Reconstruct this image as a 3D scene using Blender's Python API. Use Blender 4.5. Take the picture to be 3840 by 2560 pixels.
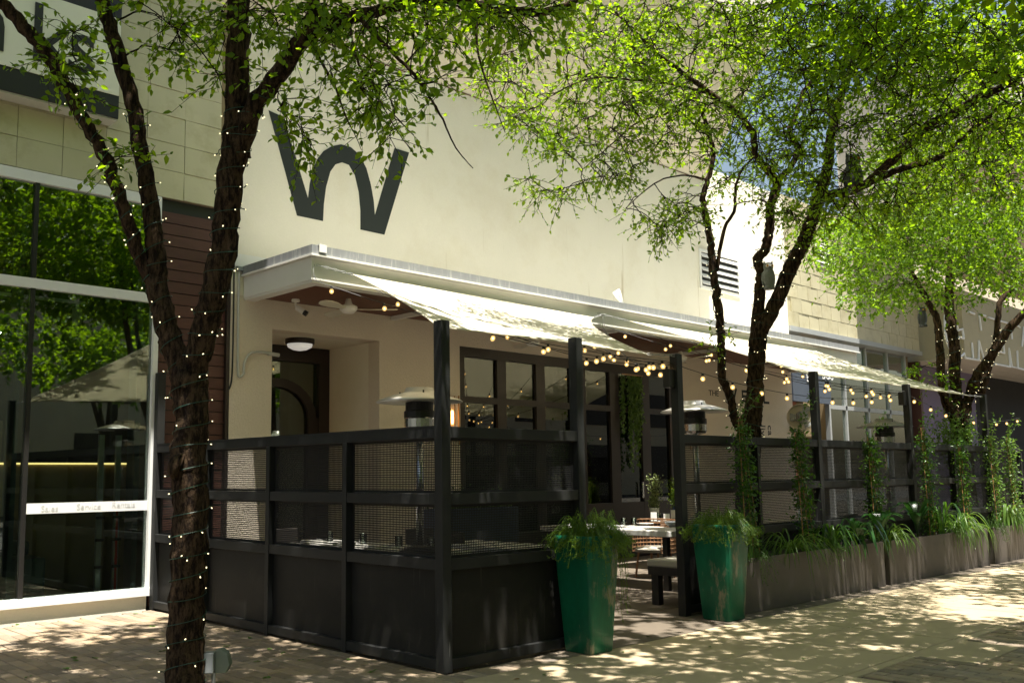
import bpy, bmesh, math, random
import numpy as np
from mathutils import Vector, Matrix
random.seed(7); rng = np.random.default_rng(7)
S = bpy.context.scene
for o in list(bpy.data.objects): bpy.data.objects.remove(o)
COL = S.collection

# ------------------------------------------------------------------ camera (solved from the photograph's straight lines)
PX, PCX, PCY = 3549.65, 1701.31, 1364.2              # focal length and principal point in pixels of the 3840x2560 photograph
YAW, PIT, ROL, EYE = 0.746429821, 0.116041808, -0.00901309, 1.464
FW = np.array([math.sin(YAW)*math.cos(PIT), math.cos(YAW)*math.cos(PIT), math.sin(PIT)])
_r = np.array([math.cos(YAW), -math.sin(YAW), 0.]); _u = np.cross(_r, FW)
RT = math.cos(ROL)*_r + math.sin(ROL)*_u; UP = -math.sin(ROL)*_r + math.cos(ROL)*_u
def ray(x, y): return RT*(x-PCX)/PX - UP*(y-PCY)/PX + FW
_d = ray(1664, 2527); CAM = _d*(EYE/_d[2])
def onY(x, y, v): d = ray(x, y); return CAM + d*((v-CAM[1])/d[1])      # pixel -> point on a plane the thing touches
def onX(x, y, v): d = ray(x, y); return CAM + d*((v-CAM[0])/d[0])
def onZ(x, y, v=0.): d = ray(x, y); return CAM + d*((v-CAM[2])/d[2])
def atd(x, y, dep): return CAM + ray(x, y)*dep
def proj(P):
    q = np.asarray(P, float) - CAM; z = q@FW
    return np.stack([PCX + PX*(q@RT)/z, PCY - PX*(q@UP)/z, z], -1)
cd = bpy.data.cameras.new('camera'); cam = bpy.data.objects.new('camera', cd); COL.objects.link(cam)
cd.sensor_width = 36; cd.lens = PX*36/3840; cd.shift_x = (1920-PCX)/3840; cd.shift_y = (PCY-1280)/3840
cd.clip_end = 2000; cd.clip_start = .05
cam.matrix_world = Matrix(((RT[0], UP[0], -FW[0], CAM[0]), (RT[1], UP[1], -FW[1], CAM[1]), (RT[2], UP[2], -FW[2], CAM[2]), (0, 0, 0, 1)))
S.camera = cam

# ------------------------------------------------------------------ light
SUN = Vector((.10, .27, -1.)).normalized()            # travel direction of sunlight
w = bpy.data.worlds.new('World'); S.world = w; w.use_nodes = True
nt = w.node_tree; nt.nodes.clear()
sk = nt.nodes.new('ShaderNodeTexSky'); sk.sky_type = 'NISHITA'; sk.sun_disc = False
sk.sun_elevation = math.asin(-SUN.z); sk.sun_rotation = math.atan2(-SUN.x, -SUN.y) % (2*math.pi)
sk.air_density = 1.6; sk.dust_density = 3.5; sk.ozone_density = 0.
bg = nt.nodes.new('ShaderNodeBackground'); bg.inputs[1].default_value = .05
wo = nt.nodes.new('ShaderNodeOutputWorld'); nt.links.new(sk.outputs[0], bg.inputs[0]); nt.links.new(bg.outputs[0], wo.inputs[0])
ld = bpy.data.lights.new('sun', 'SUN'); ld.energy = 5.0; ld.angle = math.radians(.53); ld.color = (1., .95, .86)
sun = bpy.data.objects.new('sun', ld); COL.objects.link(sun); sun.rotation_euler = SUN.to_track_quat('-Z', 'Y').to_euler(); sun.location = (0, -6, 25)
vs = S.view_settings; vs.view_transform = 'Standard'; vs.look = 'None'; vs.gamma = 1; vs.use_curve_mapping = False; vs.exposure = 1.55
S.cycles.max_bounces = 8; S.cycles.transparent_max_bounces = 24; S.cycles.use_denoising = True
S.cycles.diffuse_bounces = 5; S.cycles.sample_clamp_indirect = 6

# ------------------------------------------------------------------ materials
MATS = {}
def mat(name, col, rough=.6, var=.12, vs_=3., bump=0., bs=60., metal=0., spec=.5, stretch=(1, 1, 1), rnd=0., col2=None, thr=(.45, .6), ps=2., emit=0., trans=0., coat=0., fine=0., streak=None):
    m = bpy.data.materials.new(name); m.use_nodes = True; MATS[name] = m
    n = m.node_tree; N = n.nodes; L = n.links; b = N['Principled BSDF']
    b.inputs['Roughness'].default_value = rough; b.inputs['Metallic'].default_value = metal
    b.inputs['Specular IOR Level'].default_value = spec; b.inputs['Coat Weight'].default_value = coat; b.inputs['Coat Roughness'].default_value = .12
    g = N.new('ShaderNodeNewGeometry'); mp = N.new('ShaderNodeVectorMath'); mp.operation = 'MULTIPLY'; mp.inputs[1].default_value = stretch
    L.new(g.outputs['Position'], mp.inputs[0]); P = mp.outputs[0]
    def noise(sc, det=4., rg=.6):
        t = N.new('ShaderNodeTexNoise'); t.inputs['Scale'].default_value = sc; t.inputs['Detail'].default_value = det; t.inputs['Roughness'].default_value = rg
        L.new(P, t.inputs['Vector']); return t.outputs['Fac']
    def mth(op, a, b2):
        q = N.new('ShaderNodeMath'); q.operation = op
        for i, v in enumerate((a, b2)):
            if isinstance(v, (int, float)): q.inputs[i].default_value = v
            else: L.new(v, q.inputs[i])
        return q.outputs[0]
    fac = mth('ADD', mth('MULTIPLY', mth('SUBTRACT', noise(vs_), .5), 2*var*1.6), 1.)
    if fine: fac = mth('ADD', fac, mth('MULTIPLY', mth('SUBTRACT', noise(bs, 3), .5), 2*fine))
    if rnd:
        oi = N.new('ShaderNodeObjectInfo')
        r = mth('FRACT', mth('ADD', mth('MULTIPLY', oi.outputs['Random'], 7.31), g.outputs['Random Per Island']), 0.)
        fac = mth('ADD', fac, mth('MULTIPLY', mth('SUBTRACT', r, .5), 2*rnd))
    src = None
    if col2 is not None:
        rp = N.new('ShaderNodeMapRange'); rp.inputs['From Min'].default_value = thr[0]; rp.inputs['From Max'].default_value = thr[1]
        L.new(r if rnd and ps == 0 else noise(ps, 6, .7), rp.inputs['Value'])
        mx = N.new('ShaderNodeMix'); mx.data_type = 'RGBA'; mx.inputs['A'].default_value = (*col, 1); mx.inputs['B'].default_value = (*col2, 1)
        L.new(rp.outputs[0], mx.inputs['Factor']); src = mx.outputs['Result']
    sc = N.new('ShaderNodeVectorMath'); sc.operation = 'SCALE'; L.new(fac, sc.inputs['Scale'])
    if src: L.new(src, sc.inputs[0])
    else: sc.inputs[0].default_value = col
    outc = sc.outputs[0]
    if streak:
        sv = N.new('ShaderNodeVectorMath'); sv.operation = 'MULTIPLY'; sv.inputs[1].default_value = (26, 26, 1.6) if 'stucco' not in name else (9, 9, .5); L.new(g.outputs['Position'], sv.inputs[0])
        tn = N.new('ShaderNodeTexNoise'); tn.inputs['Scale'].default_value = 1.; tn.inputs['Detail'].default_value = 5.; L.new(sv.outputs[0], tn.inputs['Vector'])
        rp2 = N.new('ShaderNodeMapRange'); rp2.inputs['From Min'].default_value = streak[1]; rp2.inputs['From Max'].default_value = streak[1]+.06; L.new(tn.outputs['Fac'], rp2.inputs['Value'])
        m3 = N.new('ShaderNodeMix'); m3.data_type = 'RGBA'; L.new(rp2.outputs[0], m3.inputs['Factor']); L.new(outc, m3.inputs['A']); m3.inputs['B'].default_value = (*streak[0], 1); outc = m3.outputs['Result']
    L.new(outc, b.inputs['Base Color'])
    if bump:
        bp = N.new('ShaderNodeBump'); bp.inputs['Strength'].default_value = bump; bp.inputs['Distance'].default_value = .05 if name == 'bark' else .02
        L.new(noise(bs, 5, .65), bp.inputs['Height']); L.new(bp.outputs[0], b.inputs['Normal'])
    if emit:
        L.new(sc.outputs[0], b.inputs['Emission Color']); b.inputs['Emission Strength'].default_value = emit
    if trans:
        t = N.new('ShaderNodeBsdfTranslucent'); L.new(sc.outputs[0], t.inputs[0]); mi = N.new('ShaderNodeMixShader'); mi.inputs[0].default_value = trans
        L.new(b.outputs[0], mi.inputs[1]); L.new(t.outputs[0], mi.inputs[2]); L.new(mi.outputs[0], N['Material Output'].inputs[0])
    return m
def leafmat(name, c_top, c_tr, tr=.5, rough=.45, var=.35):
    m = bpy.data.materials.new(name); m.use_nodes = True; MATS[name] = m
    n = m.node_tree; N = n.nodes; L = n.links; b = N['Principled BSDF']; b.inputs['Roughness'].default_value = rough; b.inputs['Specular IOR Level'].default_value = .45
    g = N.new('ShaderNodeNewGeometry')
    def vary(c, hue):
        mx = N.new('ShaderNodeMix'); mx.data_type = 'RGBA'
        mx.inputs['A'].default_value = (c[0]*(1-var), c[1]*(1-var*.8), c[2]*(1-var), 1); mx.inputs['B'].default_value = (c[0]*(1+var*1.3), c[1]*(1+var), c[2]*(1+var*.6), 1)
        L.new(g.outputs['Random Per Island'], mx.inputs['Factor']); return mx.outputs['Result']
    L.new(vary(c_top, 0), b.inputs['Base Color'])
    t = N.new('ShaderNodeBsdfTranslucent'); L.new(vary(c_tr, 1), t.inputs[0])
    mi = N.new('ShaderNodeMixShader'); mi.inputs[0].default_value = tr
    L.new(b.outputs[0], mi.inputs[1]); L.new(t.outputs[0], mi.inputs[2]); L.new(mi.outputs[0], N['Material Output'].inputs[0])
    return m
def glassmat(name, tint, refl=1.):
    m = bpy.data.materials.new(name); m.use_nodes = True; MATS[name] = m
    n = m.node_tree; N = n.nodes; L = n.links; N.remove(N['Principled BSDF'])
    tr = N.new('ShaderNodeBsdfTransparent'); tr.inputs[0].default_value = (*tint, 1)
    gl = N.new('ShaderNodeBsdfGlossy'); gl.inputs['Roughness'].default_value = .012; gl.inputs[0].default_value = (.95, 1, .97, 1)
    fr = N.new('ShaderNodeFresnel'); fr.inputs[0].default_value = 1.55
    q = N.new('ShaderNodeMath'); q.operation = 'MULTIPLY'; q.inputs[1].default_value = refl; L.new(fr.outputs[0], q.inputs[0])
    mi = N.new('ShaderNodeMixShader'); L.new(q.outputs[0], mi.inputs[0]); L.new(tr.outputs[0], mi.inputs[1]); L.new(gl.outputs[0], mi.inputs[2])
    L.new(mi.outputs[0], N['Material Output'].inputs[0]); return m
def glow(name, col, s):
    m = bpy.data.materials.new(name); m.use_nodes = True; MATS[name] = m
    b = m.node_tree.nodes['Principled BSDF']; b.inputs['Base Color'].default_value = (*col, 1)
    b.inputs['Emission Color'].default_value = (*col, 1); b.inputs['Emission Strength'].default_value = s; return m

mat('stucco', (.82, .775, .645), .9, .05, .7, .16, 45, fine=.05, streak=((.60, .53, .38), .71), col2=(.74, .675, .52), thr=(.5, .8), ps=.9)
mat('stucco_patio', (.72, .64, .52), .92, .05, .9, .7, 38, fine=.08)  # same cream plaster as the upper wall, warm patio light tinted into its colour
mat('soffit_beige', (.66, .60, .50), .9, .05, .6)
mat('paint_white', (.78, .77, .72), .5, .04, 3.)
mat('cap_metal', (.27, .28, .29), .5, .12, 2., metal=.2, col2=(.5, .5, .48), thr=(.55, .75), ps=4., stretch=(5, 5, .6))
mat('soffit_wood', (.13, .040, .018), .5, .25, 3., stretch=(.6, 12, 12), bump=.1)
mat('zinc', (.55, .51, .34), .5, .10, 1.3, metal=.25, rnd=.05, col2=(.40, .35, .20), thr=(.5, .8), ps=2.2)
mat('slat_wood', (.085, .032, .022), .5, .22, 4., rnd=.16, stretch=(1, 1, 9), bump=.1)
mat('frame_white', (.78, .79, .78), .45, .04)
mat('frame_grey', (.42, .44, .44), .4, .06, metal=.4)
mat('frame_brown', (.022, .014, .011), .4, .2)
mat('steel_dark', (.017, .018, .018), .5, .18, 2.5, spec=.28, streak=((.13, .13, .125), .70), col2=(.026, .025, .023), thr=(.45, .75), ps=3., fine=.08)
mat('panel_dark', (.014, .0135, .012), .55, .22, 1.8, spec=.22, streak=((.035, .032, .028), .66), col2=(.028, .025, .021), thr=(.5, .78), ps=2.4, fine=.1)
mat('mesh_steel', (.016, .016, .016), .5, .1, spec=.25)
mat('planter_steel', (.075, .064, .054), .6, streak=((.14, .125, .11), .68), var=.15, vs_=1.6, fine=.06, col2=(.05, .044, .04), thr=(.5, .75), ps=2.)
mat('teal_glaze', (.004, .110, .056), .42, .45, 3., spec=.35, coat=.06, bump=.08, bs=40, col2=(.20, .19, .13), thr=(.54, .62), ps=4.2, stretch=(1, 1, .35), fine=.22)
mat('soil', (.035, .022, .014), .95, .3, 20, .5)
mat('bark', (.088, .057, .034), .95, .35, 14, 1., 52, spec=.08, stretch=(1, 1, .3), col2=(.018, .012, .009), thr=(.42, .58), ps=30)
mat('twig', (.022, .015, .011), .9, .3, 12, spec=.1)
mat('concrete', (.40, .32, .205), .88, .10, 1.2, .12, 90, rnd=.05, fine=.06, col2=(.30, .24, .15), thr=(.5, .75), ps=1.5)
mat('brick_paver', (.31, .225, .135), .85, .10, 8, .25, 70, rnd=.26, fine=.10, col2=(.19, .165, .14), thr=(.35, .75), ps=1.4)
mat('ground_sand', (.05, .042, .032), .95, .2, 6)
mat('asphalt', (.055, .053, .05), .9, .2, 5, .3, 120)
mat('patio_floor', (.12, .096, .07), .8, .15, 2., .1, 50, rnd=.08)
mat('canvas', (.84, .80, .67), .8, .03, 4., .05, 300, trans=.42)
mat('rope', (.42, .42, .42), .5, .1)
mat('black_rubber', (.012, .013, .012), .6, .1)
mat('chrome', (.6, .6, .6), .25, .05, metal=1.)
mat('hood_alu', (.62, .60, .56), .38, .06, metal=.7)
mat('black_metal', (.014, .013, .012), .45, .1)
mat('sign_face', (.78, .79, .66), .6, .04); mat('sign_black', (.010, .010, .010), .45, .1); mat('logo_paint', (.020, .026, .022), .75, .08)
mat('letter_grey', (.62, .63, .63), .5, .03)
mat('table_top', (.62, .61, .57), .45, .06); mat('table_dark', (.03, .026, .024), .5, .2)
mat('cushion', (.40, .38, .32), .9, .06); mat('china', (.8, .8, .78), .2, .02); mat('napkin', (.75, .74, .70), .9, .04)
mat('wicker', (.30, .16, .08), .6, .25, 40); mat('navy', (.012, .03, .07), .5, .1); mat('red_cloth', (.42, .03, .03), .8, .1)
mat('owl_grey', (.20, .21, .20), .6, .4, 60, .6, 90); mat('owl_dark', (.045, .05, .055), .55, .35, 60, .6, 90); mat('owl_white', (.6, .58, .52), .6, .1); mat('owl_eye', (.45, .22, .01), .3, .1)
mat('fan_cream', (.62, .58, .46), .5, .05); mat('conduit', (.50, .50, .45), .5, .06); mat('elec_green', (.17, .20, .17), .6, .12); mat('elec_grey', (.25, .27, .28), .5, .1)
mat('purple_wall', (.18, .15, .23), .8, .06); mat('red_brick', (.30, .11, .07), .85, .2, 12, rnd=.2); mat('sign_slate', (.06, .075, .10), .55, .1)
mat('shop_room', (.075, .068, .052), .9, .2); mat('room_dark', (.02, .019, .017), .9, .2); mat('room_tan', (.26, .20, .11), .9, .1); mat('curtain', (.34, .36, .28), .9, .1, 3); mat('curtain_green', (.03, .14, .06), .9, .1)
mat('bamboo', (.34, .19, .07), .6, .2, 20); mat('neon_white', (.85, .88, .88), .3, .02); mat('canopy_olive', (.42, .38, .24), .7, .08, 1.5); mat('leather_teal', (.045, .075, .08), .45, .1)
mat('far_cream', (.50, .42, .28), .9, .08, .8); mat('green_cord', (.012, .05, .028), .5, .1); mat('rail_red', (.6, .03, .02), .4, .05)
leafmat('leaf_elm', (.045, .100, .006), (.28, .46, .006), .56, .5, .5)
leafmat('leaf_elm_far', (.070, .15, .010), (.24, .42, .008), .5, .45, .5)
leafmat('leaf_fern', (.085, .150, .012), (.24, .36, .015), .4)
leafmat('leaf_vine', (.040, .105, .014), (.14, .30, .02), .35, .3)
leafmat('leaf_strap', (.075, .15, .030), (.22, .38, .05), .4, .4)
leafmat('leaf_broad', (.020, .070, .018), (.05, .16, .02), .25, .28)
leafmat('leaf_pale', (.22, .27, .12), (.30, .38, .10), .35)
leafmat('leaf_dry', (.09, .17, .03), (.12, .2, .03), .2, .6)
glassmat('glass', (.80, .88, .84), 2.8); glassmat('glass_dark', (.6, .65, .55), 2.2); glassmat('glass_clear', (.96, .97, .96), 1.)
glow('bulb_core', (1., .60, .20), 6.); glow('fairy', (1., .86, .5), .8); glow('dome', (.95, .92, .85), .12); glow('lamp_disc', (1., .98, .9), 6.); glow('amber', (1., .42, .10), 6.); glow('led_warm', (1., .72, .25), .7)
def bulbglass():
    m = bpy.data.materials.new('bulb_glass'); m.use_nodes = True; MATS['bulb_glass'] = m
    n = m.node_tree; N = n.nodes; L = n.links; N.remove(N['Principled BSDF'])
    tr = N.new('ShaderNodeBsdfTransparent'); tr.inputs[0].default_value = (1, .95, .85, 1); gl = N.new('ShaderNodeBsdfGlossy'); gl.inputs['Roughness'].default_value = .05
    e = N.new('ShaderNodeEmission'); e.inputs[0].default_value = (1., .62, .22, 1); e.inputs[1].default_value = .55
    fr = N.new('ShaderNodeFresnel'); fr.inputs[0].default_value = 1.5
    mi = N.new('ShaderNodeMixShader'); L.new(fr.outputs[0], mi.inputs[0]); L.new(tr.outputs[0], mi.inputs[1]); L.new(gl.outputs[0], mi.inputs[2])
    m2 = N.new('ShaderNodeMixShader'); m2.inputs[0].default_value = .4; L.new(mi.outputs[0], m2.inputs[1]); L.new(e.outputs[0], m2.inputs[2]); L.new(m2.outputs[0], N['Material Output'].inputs[0])
bulbglass()

# ------------------------------------------------------------------ mesh helpers
def V(*a): return np.array(a, float)
def nrm(a): a = np.asarray(a, float); return a/max(np.linalg.norm(a), 1e-9)
BASE = {}                                             # world position of every root and part
def rootloc(o): return BASE.get(o.name, V(0, 0, 0)) if o else V(0, 0, 0)
def finish(me, name, m, parent, smooth=False, bevel=0., solid=0., kind=None):
    me.materials.append(MATS[m])
    if smooth: me.polygons.foreach_set('use_smooth', np.ones(len(me.polygons), bool))
    o = bpy.data.objects.new(name, me); COL.objects.link(o)
    if parent: o.parent = parent; BASE[o.name] = rootloc(parent)
    if solid: md = o.modifiers.new('thick', 'SOLIDIFY'); md.thickness = solid; md.offset = 0
    if bevel: md = o.modifiers.new('edge', 'BEVEL'); md.width = bevel; md.segments = 2; md.limit_method = 'ANGLE'; md.angle_limit = .6
    if kind: o['kind'] = kind
    return o
class MB:
    def __init__(s): s.v = []; s.f = []
    def add(s, v, f):
        o = len(s.v); s.v += [tuple(map(float, p)) for p in v]; s.f += [tuple(i+o for i in q) for q in f]; return s
    def box(s, x0, y0, z0, x1, y1, z1):
        return s.add([(x0, y0, z0), (x1, y0, z0), (x1, y1, z0), (x0, y1, z0), (x0, y0, z1), (x1, y0, z1), (x1, y1, z1), (x0, y1, z1)],
                     [(0, 3, 2, 1), (4, 5, 6, 7), (0, 1, 5, 4), (1, 2, 6, 5), (2, 3, 7, 6), (3, 0, 4, 7)])
    def obox(s, c, ax, ay, az):
        c, ax, ay, az = map(np.asarray, (c, ax, ay, az))
        return s.add([c-ax-ay-az, c+ax-ay-az, c+ax+ay-az, c-ax+ay-az, c-ax-ay+az, c+ax-ay+az, c+ax+ay+az, c-ax+ay+az],
                     [(0, 3, 2, 1), (4, 5, 6, 7), (0, 1, 5, 4), (1, 2, 6, 5), (2, 3, 7, 6), (3, 0, 4, 7)])
    def rings(s, R, cap=True):
        n = len(R[0]); v = [p for r in R for p in r]; f = []
        for i in range(len(R)-1):
            for j in range(n): f.append((i*n+j, i*n+(j+1) % n, (i+1)*n+(j+1) % n, (i+1)*n+j))
        if cap: f.append(tuple(range(n))[::-1]); f.append(tuple((len(R)-1)*n+j for j in range(n)))
        return s.add(v, f)
    def tube(s, pts, rad, n=8, jit=0., cap=True):
        pts = np.asarray(pts, float); k = len(pts); rad = np.broadcast_to(np.asarray(rad, float), (k,))
        t = np.gradient(pts, axis=0); t /= np.linalg.norm(t, axis=1)[:, None]+1e-12
        a = np.cross(t[0], (0, 0, 1.)); a = a if np.linalg.norm(a) > .05 else np.cross(t[0], (1., 0, 0)); a = nrm(a); R = []
        an = np.arange(n)*2*math.pi/n
        for i in range(k):
            a = nrm(a-t[i]*(a@t[i])); b = np.cross(t[i], a)
            rr = rad[i]*(1+(rng.uniform(-jit, jit, n) if jit else 0))*np.ones(n)
            R.append(pts[i]+np.outer(np.cos(an)*rr, a)+np.outer(np.sin(an)*rr, b))
        return s.rings(R, cap)
    def lathe(s, c, prof, n=24, axis=None):
        c = np.asarray(c, float); az = nrm(axis) if axis is not None else V(0, 0, 1)
        ax = nrm(np.cross(az, (0, 1, 0.)) if abs(az[1]) < .9 else np.cross(az, (1., 0, 0))); ay = np.cross(az, ax); an = np.arange(n)*2*math.pi/n
        return s.rings([c+az*z+np.outer(np.cos(an)*max(r, 1e-4), ax)+np.outer(np.sin(an)*max(r, 1e-4), ay) for r, z in prof])
    def prism(s, poly, d):
        p = np.asarray(poly, float); q = p+np.asarray(d, float); n = len(p)
        return s.add(list(p)+list(q), [tuple(range(n))[::-1], tuple(range(n, 2*n))]+[(i, (i+1) % n, n+(i+1) % n, n+i) for i in range(n)])
    def grid(s, P):
        a, b = P.shape[:2]
        return s.add(P.reshape(-1, 3), [(i*b+j, i*b+j+1, (i+1)*b+j+1, (i+1)*b+j) for i in range(a-1) for j in range(b-1)])
    def mesh(s, name, off=None):
        me = bpy.data.meshes.new(name); v = np.array(s.v)-(off if off is not None else 0)
        me.from_pydata(v.tolist(), [], s.f); me.update(); return me
    def build(s, name, m, parent=None, **k): return finish(s.mesh(name, rootloc(parent)), name, m, parent, **k)
def box(name, m, parent, *a, **k): return MB().box(*a).build(name, m, parent, **k)
def thing(name, label, cat, loc=(0, 0, 0), group=None):
    o = bpy.data.objects.new(name, None); COL.objects.link(o); o.location = loc; o.empty_display_size = .2
    BASE[o.name] = V(*loc); o['label'] = label; o['category'] = cat
    if group: o['group'] = group
    return o
def tag(o, label, cat, group=None):
    o['label'] = label; o['category'] = cat
    if group: o['group'] = group
    return o
def struct(o): o['kind'] = 'structure'; return o
def inst(name, me, parent, loc, rot=None):           # shared-mesh piece under a parent
    o = bpy.data.objects.new(name, me); COL.objects.link(o); o.parent = parent; o.location = Vector(V(*loc)-rootloc(parent)); BASE[o.name] = V(*loc)
    if rot: o.rotation_euler = rot
    return o
def leafmesh(name, P, D, N, ln, wd, m, parent, kind=None, nv=6, fold=.12):
    """many leaves: base points P, directions D, normals N (k,3), lengths and widths (k,)"""
    P = np.asarray(P, float); D = np.asarray(D, float); N = np.asarray(N, float); k = len(P)
    D /= np.linalg.norm(D, axis=1)[:, None]+1e-9; W = np.cross(D, N); W /= np.linalg.norm(W, axis=1)[:, None]+1e-9; N = np.cross(W, D)
    ln = np.broadcast_to(ln, (k,))[:, None]; wd = np.broadcast_to(wd, (k,))[:, None]
    if nv == 6:
        pts = [P, P+D*ln*.35+W*wd*.5+N*wd*fold, P+D*ln*.7+W*wd*.36+N*wd*fold*.6, P+D*ln-N*ln*.08, P+D*ln*.7-W*wd*.36+N*wd*fold*.6, P+D*ln*.35-W*wd*.5+N*wd*fold]
        fc = [(0, 1, 2, 3), (0, 3, 4, 5)]
    else:
        pts = [P, P+D*ln*.45+W*wd*.5, P+D*ln, P+D*ln*.45-W*wd*.5]; fc = [(0, 1, 2, 3)]
    nvv = len(pts); vv = np.stack(pts, 1).reshape(-1, 3)-rootloc(parent)
    F = (np.arange(k)[:, None, None]*nvv+np.array(fc)[None]).reshape(-1)
    me = bpy.data.meshes.new(name); me.vertices.add(len(vv)); me.vertices.foreach_set('co', vv.ravel())
    me.loops.add(len(F)); me.loops.foreach_set('vertex_index', F.astype(np.int32)); nf = len(F)//4
    me.polygons.add(nf); me.polygons.foreach_set('loop_start', np.arange(nf, dtype=np.int32)*4)
    me.update(calc_edges=True); me.validate()
    return finish(me, name, m, parent, kind=kind)
def text(name, body, size, p, ux, uz, m, parent, ext=.004, sx=1., font=None):
    """flat lettering: baseline start p, reading direction ux, up direction uz"""
    c = bpy.data.curves.new(name, 'FONT'); c.body = body; c.size = size; c.extrude = ext; c.resolution_u = 3
    t = bpy.data.objects.new(name, c); COL.objects.link(t); bpy.context.view_layer.update()
    me = bpy.data.meshes.new_from_object(t.evaluated_get(bpy.context.evaluated_depsgraph_get())); bpy.data.objects.remove(t)
    v = np.zeros(len(me.vertices)*3); me.vertices.foreach_get('co', v); v = v.reshape(-1, 3)
    ux = nrm(ux); uz = nrm(uz); un = np.cross(ux, uz)
    me.vertices.foreach_set('co', (np.asarray(p)+np.outer(v[:, 0]*sx, ux)+np.outer(v[:, 1], uz)+np.outer(v[:, 2], un)-rootloc(parent)).ravel()); me.update()
    me.materials.clear(); return finish(me, name, m, parent)
def spline(pts, per=5):
    p = np.asarray(pts, float); out = []; n = len(p)
    for i in range(n-1):
        a, b, c, d = p[max(i-1, 0)], p[i], p[i+1], p[min(i+2, n-1)]
        for t in np.arange(per)/per:
            out.append(.5*((2*b)+(c-a)*t+(2*a-5*b+4*c-d)*t*t+(3*b-a-3*c+d)*t**3))
    out.append(p[-1]); return np.array(out)
# ================================================================== THE SETTING: ground
WY = 4.95                                             # facade plane
struct(box('ground', 'ground_sand', None, -120, -120, -.30, 160, 120, -.05))
struct(box('road', 'asphalt', None, -60, -13.5, -.045, 90, -6.2, -.03))
def chamfer(sx, sy, h, c=.006):
    m = MB(); m.v = [(-sx, -sy, -h), (sx, -sy, -h), (sx, sy, -h), (-sx, sy, -h), (-sx, -sy, -c), (sx, -sy, -c), (sx, sy, -c), (-sx, sy, -c),
                     (-sx+c, -sy+c, 0), (sx-c, -sy+c, 0), (sx-c, sy-c, 0), (-sx+c, sy-c, 0)]
    m.f = [(8, 9, 10, 11)]+[(4+i, 4+(i+1) % 4, 8+(i+1) % 4, 8+i) for i in range(4)]+[(i, (i+1) % 4, 4+(i+1) % 4, 4+i) for i in range(4)]
    return m
def paving(name, cells, m, hx, hy, maxn=300):
    """cells: (x,y); the largest-looking ones become bricks of their own, the rest one part"""
    root = struct(MB().box(min(c[0] for c in cells)-hx, min(c[1] for c in cells)-hy, -.055, max(c[0] for c in cells)+hx, max(c[1] for c in cells)+hy, -.02).build(name, 'ground_sand'))
    P = np.array([(c[0], c[1], 0) for c in cells]); q = proj(P); z = q[:, 2]
    vis = (z > .5) & (q[:, 0] > -60) & (q[:, 0] < 3900) & (q[:, 1] < 2620) & (q[:, 1] > 0)
    order = np.argsort(np.where(vis, z, 1e3)); base = chamfer(hx-.0045, hy-.0045, .05); me = base.mesh('brick'); me.materials.append(MATS[m]); rest = MB()
    for k, i in enumerate(order):
        x, y = cells[i][:2]; hs = cells[i][2] if len(cells[i]) > 2 else 1.; dz = random.uniform(-.003, .002)
        if k < maxn and vis[i]: inst('brick', me, root, (x+random.uniform(-.001, .001), y+random.uniform(-.001, .001), dz), (random.gauss(0, .004), random.gauss(0, .004), random.gauss(0, .006))).scale = (1, hs, 1)
        else: rest.add([(a+x, b*hs+y, c+dz) for a, b, c in base.v], base.f)
    if rest.v: rest.build('brick_remainder', m, root, kind='stuff')
    return root
hx, hy = .057, .1115
cells = []
for i in range(-42, 0):
    for j in range(-8, 26):
        x = i*.114+.057; y = j*.223+(.1115 if i % 2 else 0)-.05
        if y < 4.80 and y > -.6-x*.0 and not (y < -.25 and x > -.1): cells.append((x, y))
for i in range(0, 14):
    for j in range(1): cells.append((i*.114+.057, -.125))
paving('brick_paving', cells, 'brick_paver', hx, hy)
cells = [(2.165+i*.114, -2.28-j*.223-(.1115 if i % 2 else 0)) for i in range(64) for j in range(9) if not (8.4 <= i < 17.5 and j < 2)]
cells += [(2.165+i*.114, (-2.726 if 8.4 <= i < 17.5 else -2.28)+.0557, .49) for i in range(1, 64, 2)]
paving('brick_band', cells, 'brick_paver', hx, hy, 260)
SW = struct(box('sidewalk', 'ground_sand', None, -.12, -6.0, -.055, 40, -.24, -.035))
for i in range(0, 26):
    for j in range(4):
        x0 = -.06+i*1.045; y1 = -.24-j*.915; x1, y0 = x0+1.045, y1-.915
        if y1 < -2. and x0 > 2.: y0 = -2.16; 
        if j == 2 and 2.9 < x0 < 3.5: y0 = -2.607
        if y1-y0 < .05 or (j > 2 and x0 > 2.): continue
        me = chamfer((x1-x0)/2-.006, (y1-y0)/2-.006, .05, .006).mesh('concrete_slab'); me.materials.append(MATS['concrete'])
        inst('concrete_slab', me, SW, ((x0+x1)/2, (y0+y1)/2, random.uniform(-.003, .001)), (random.gauss(0, .0008), random.gauss(0, .0008), 0))
PF = struct(box('patio_floor', 'ground_sand', None, .1, -.235, -.055, 16, WY+.02, -.014))
for i in range(15):
    for j in range(6):
        y0, y1 = (-.235 if j == 0 else -.04+(j)*.83), -.04+(j+1)*.83
        me = chamfer(.52, (y1-y0)/2-.003, .05, .004).mesh('patio_tile'); me.materials.append(MATS['patio_floor'])
        if y0 < .2 and i < 1: continue
        inst('patio_tile', me, PF, (.63+i*1.046, (y0+y1)/2, random.uniform(-.003, 0)))

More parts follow.
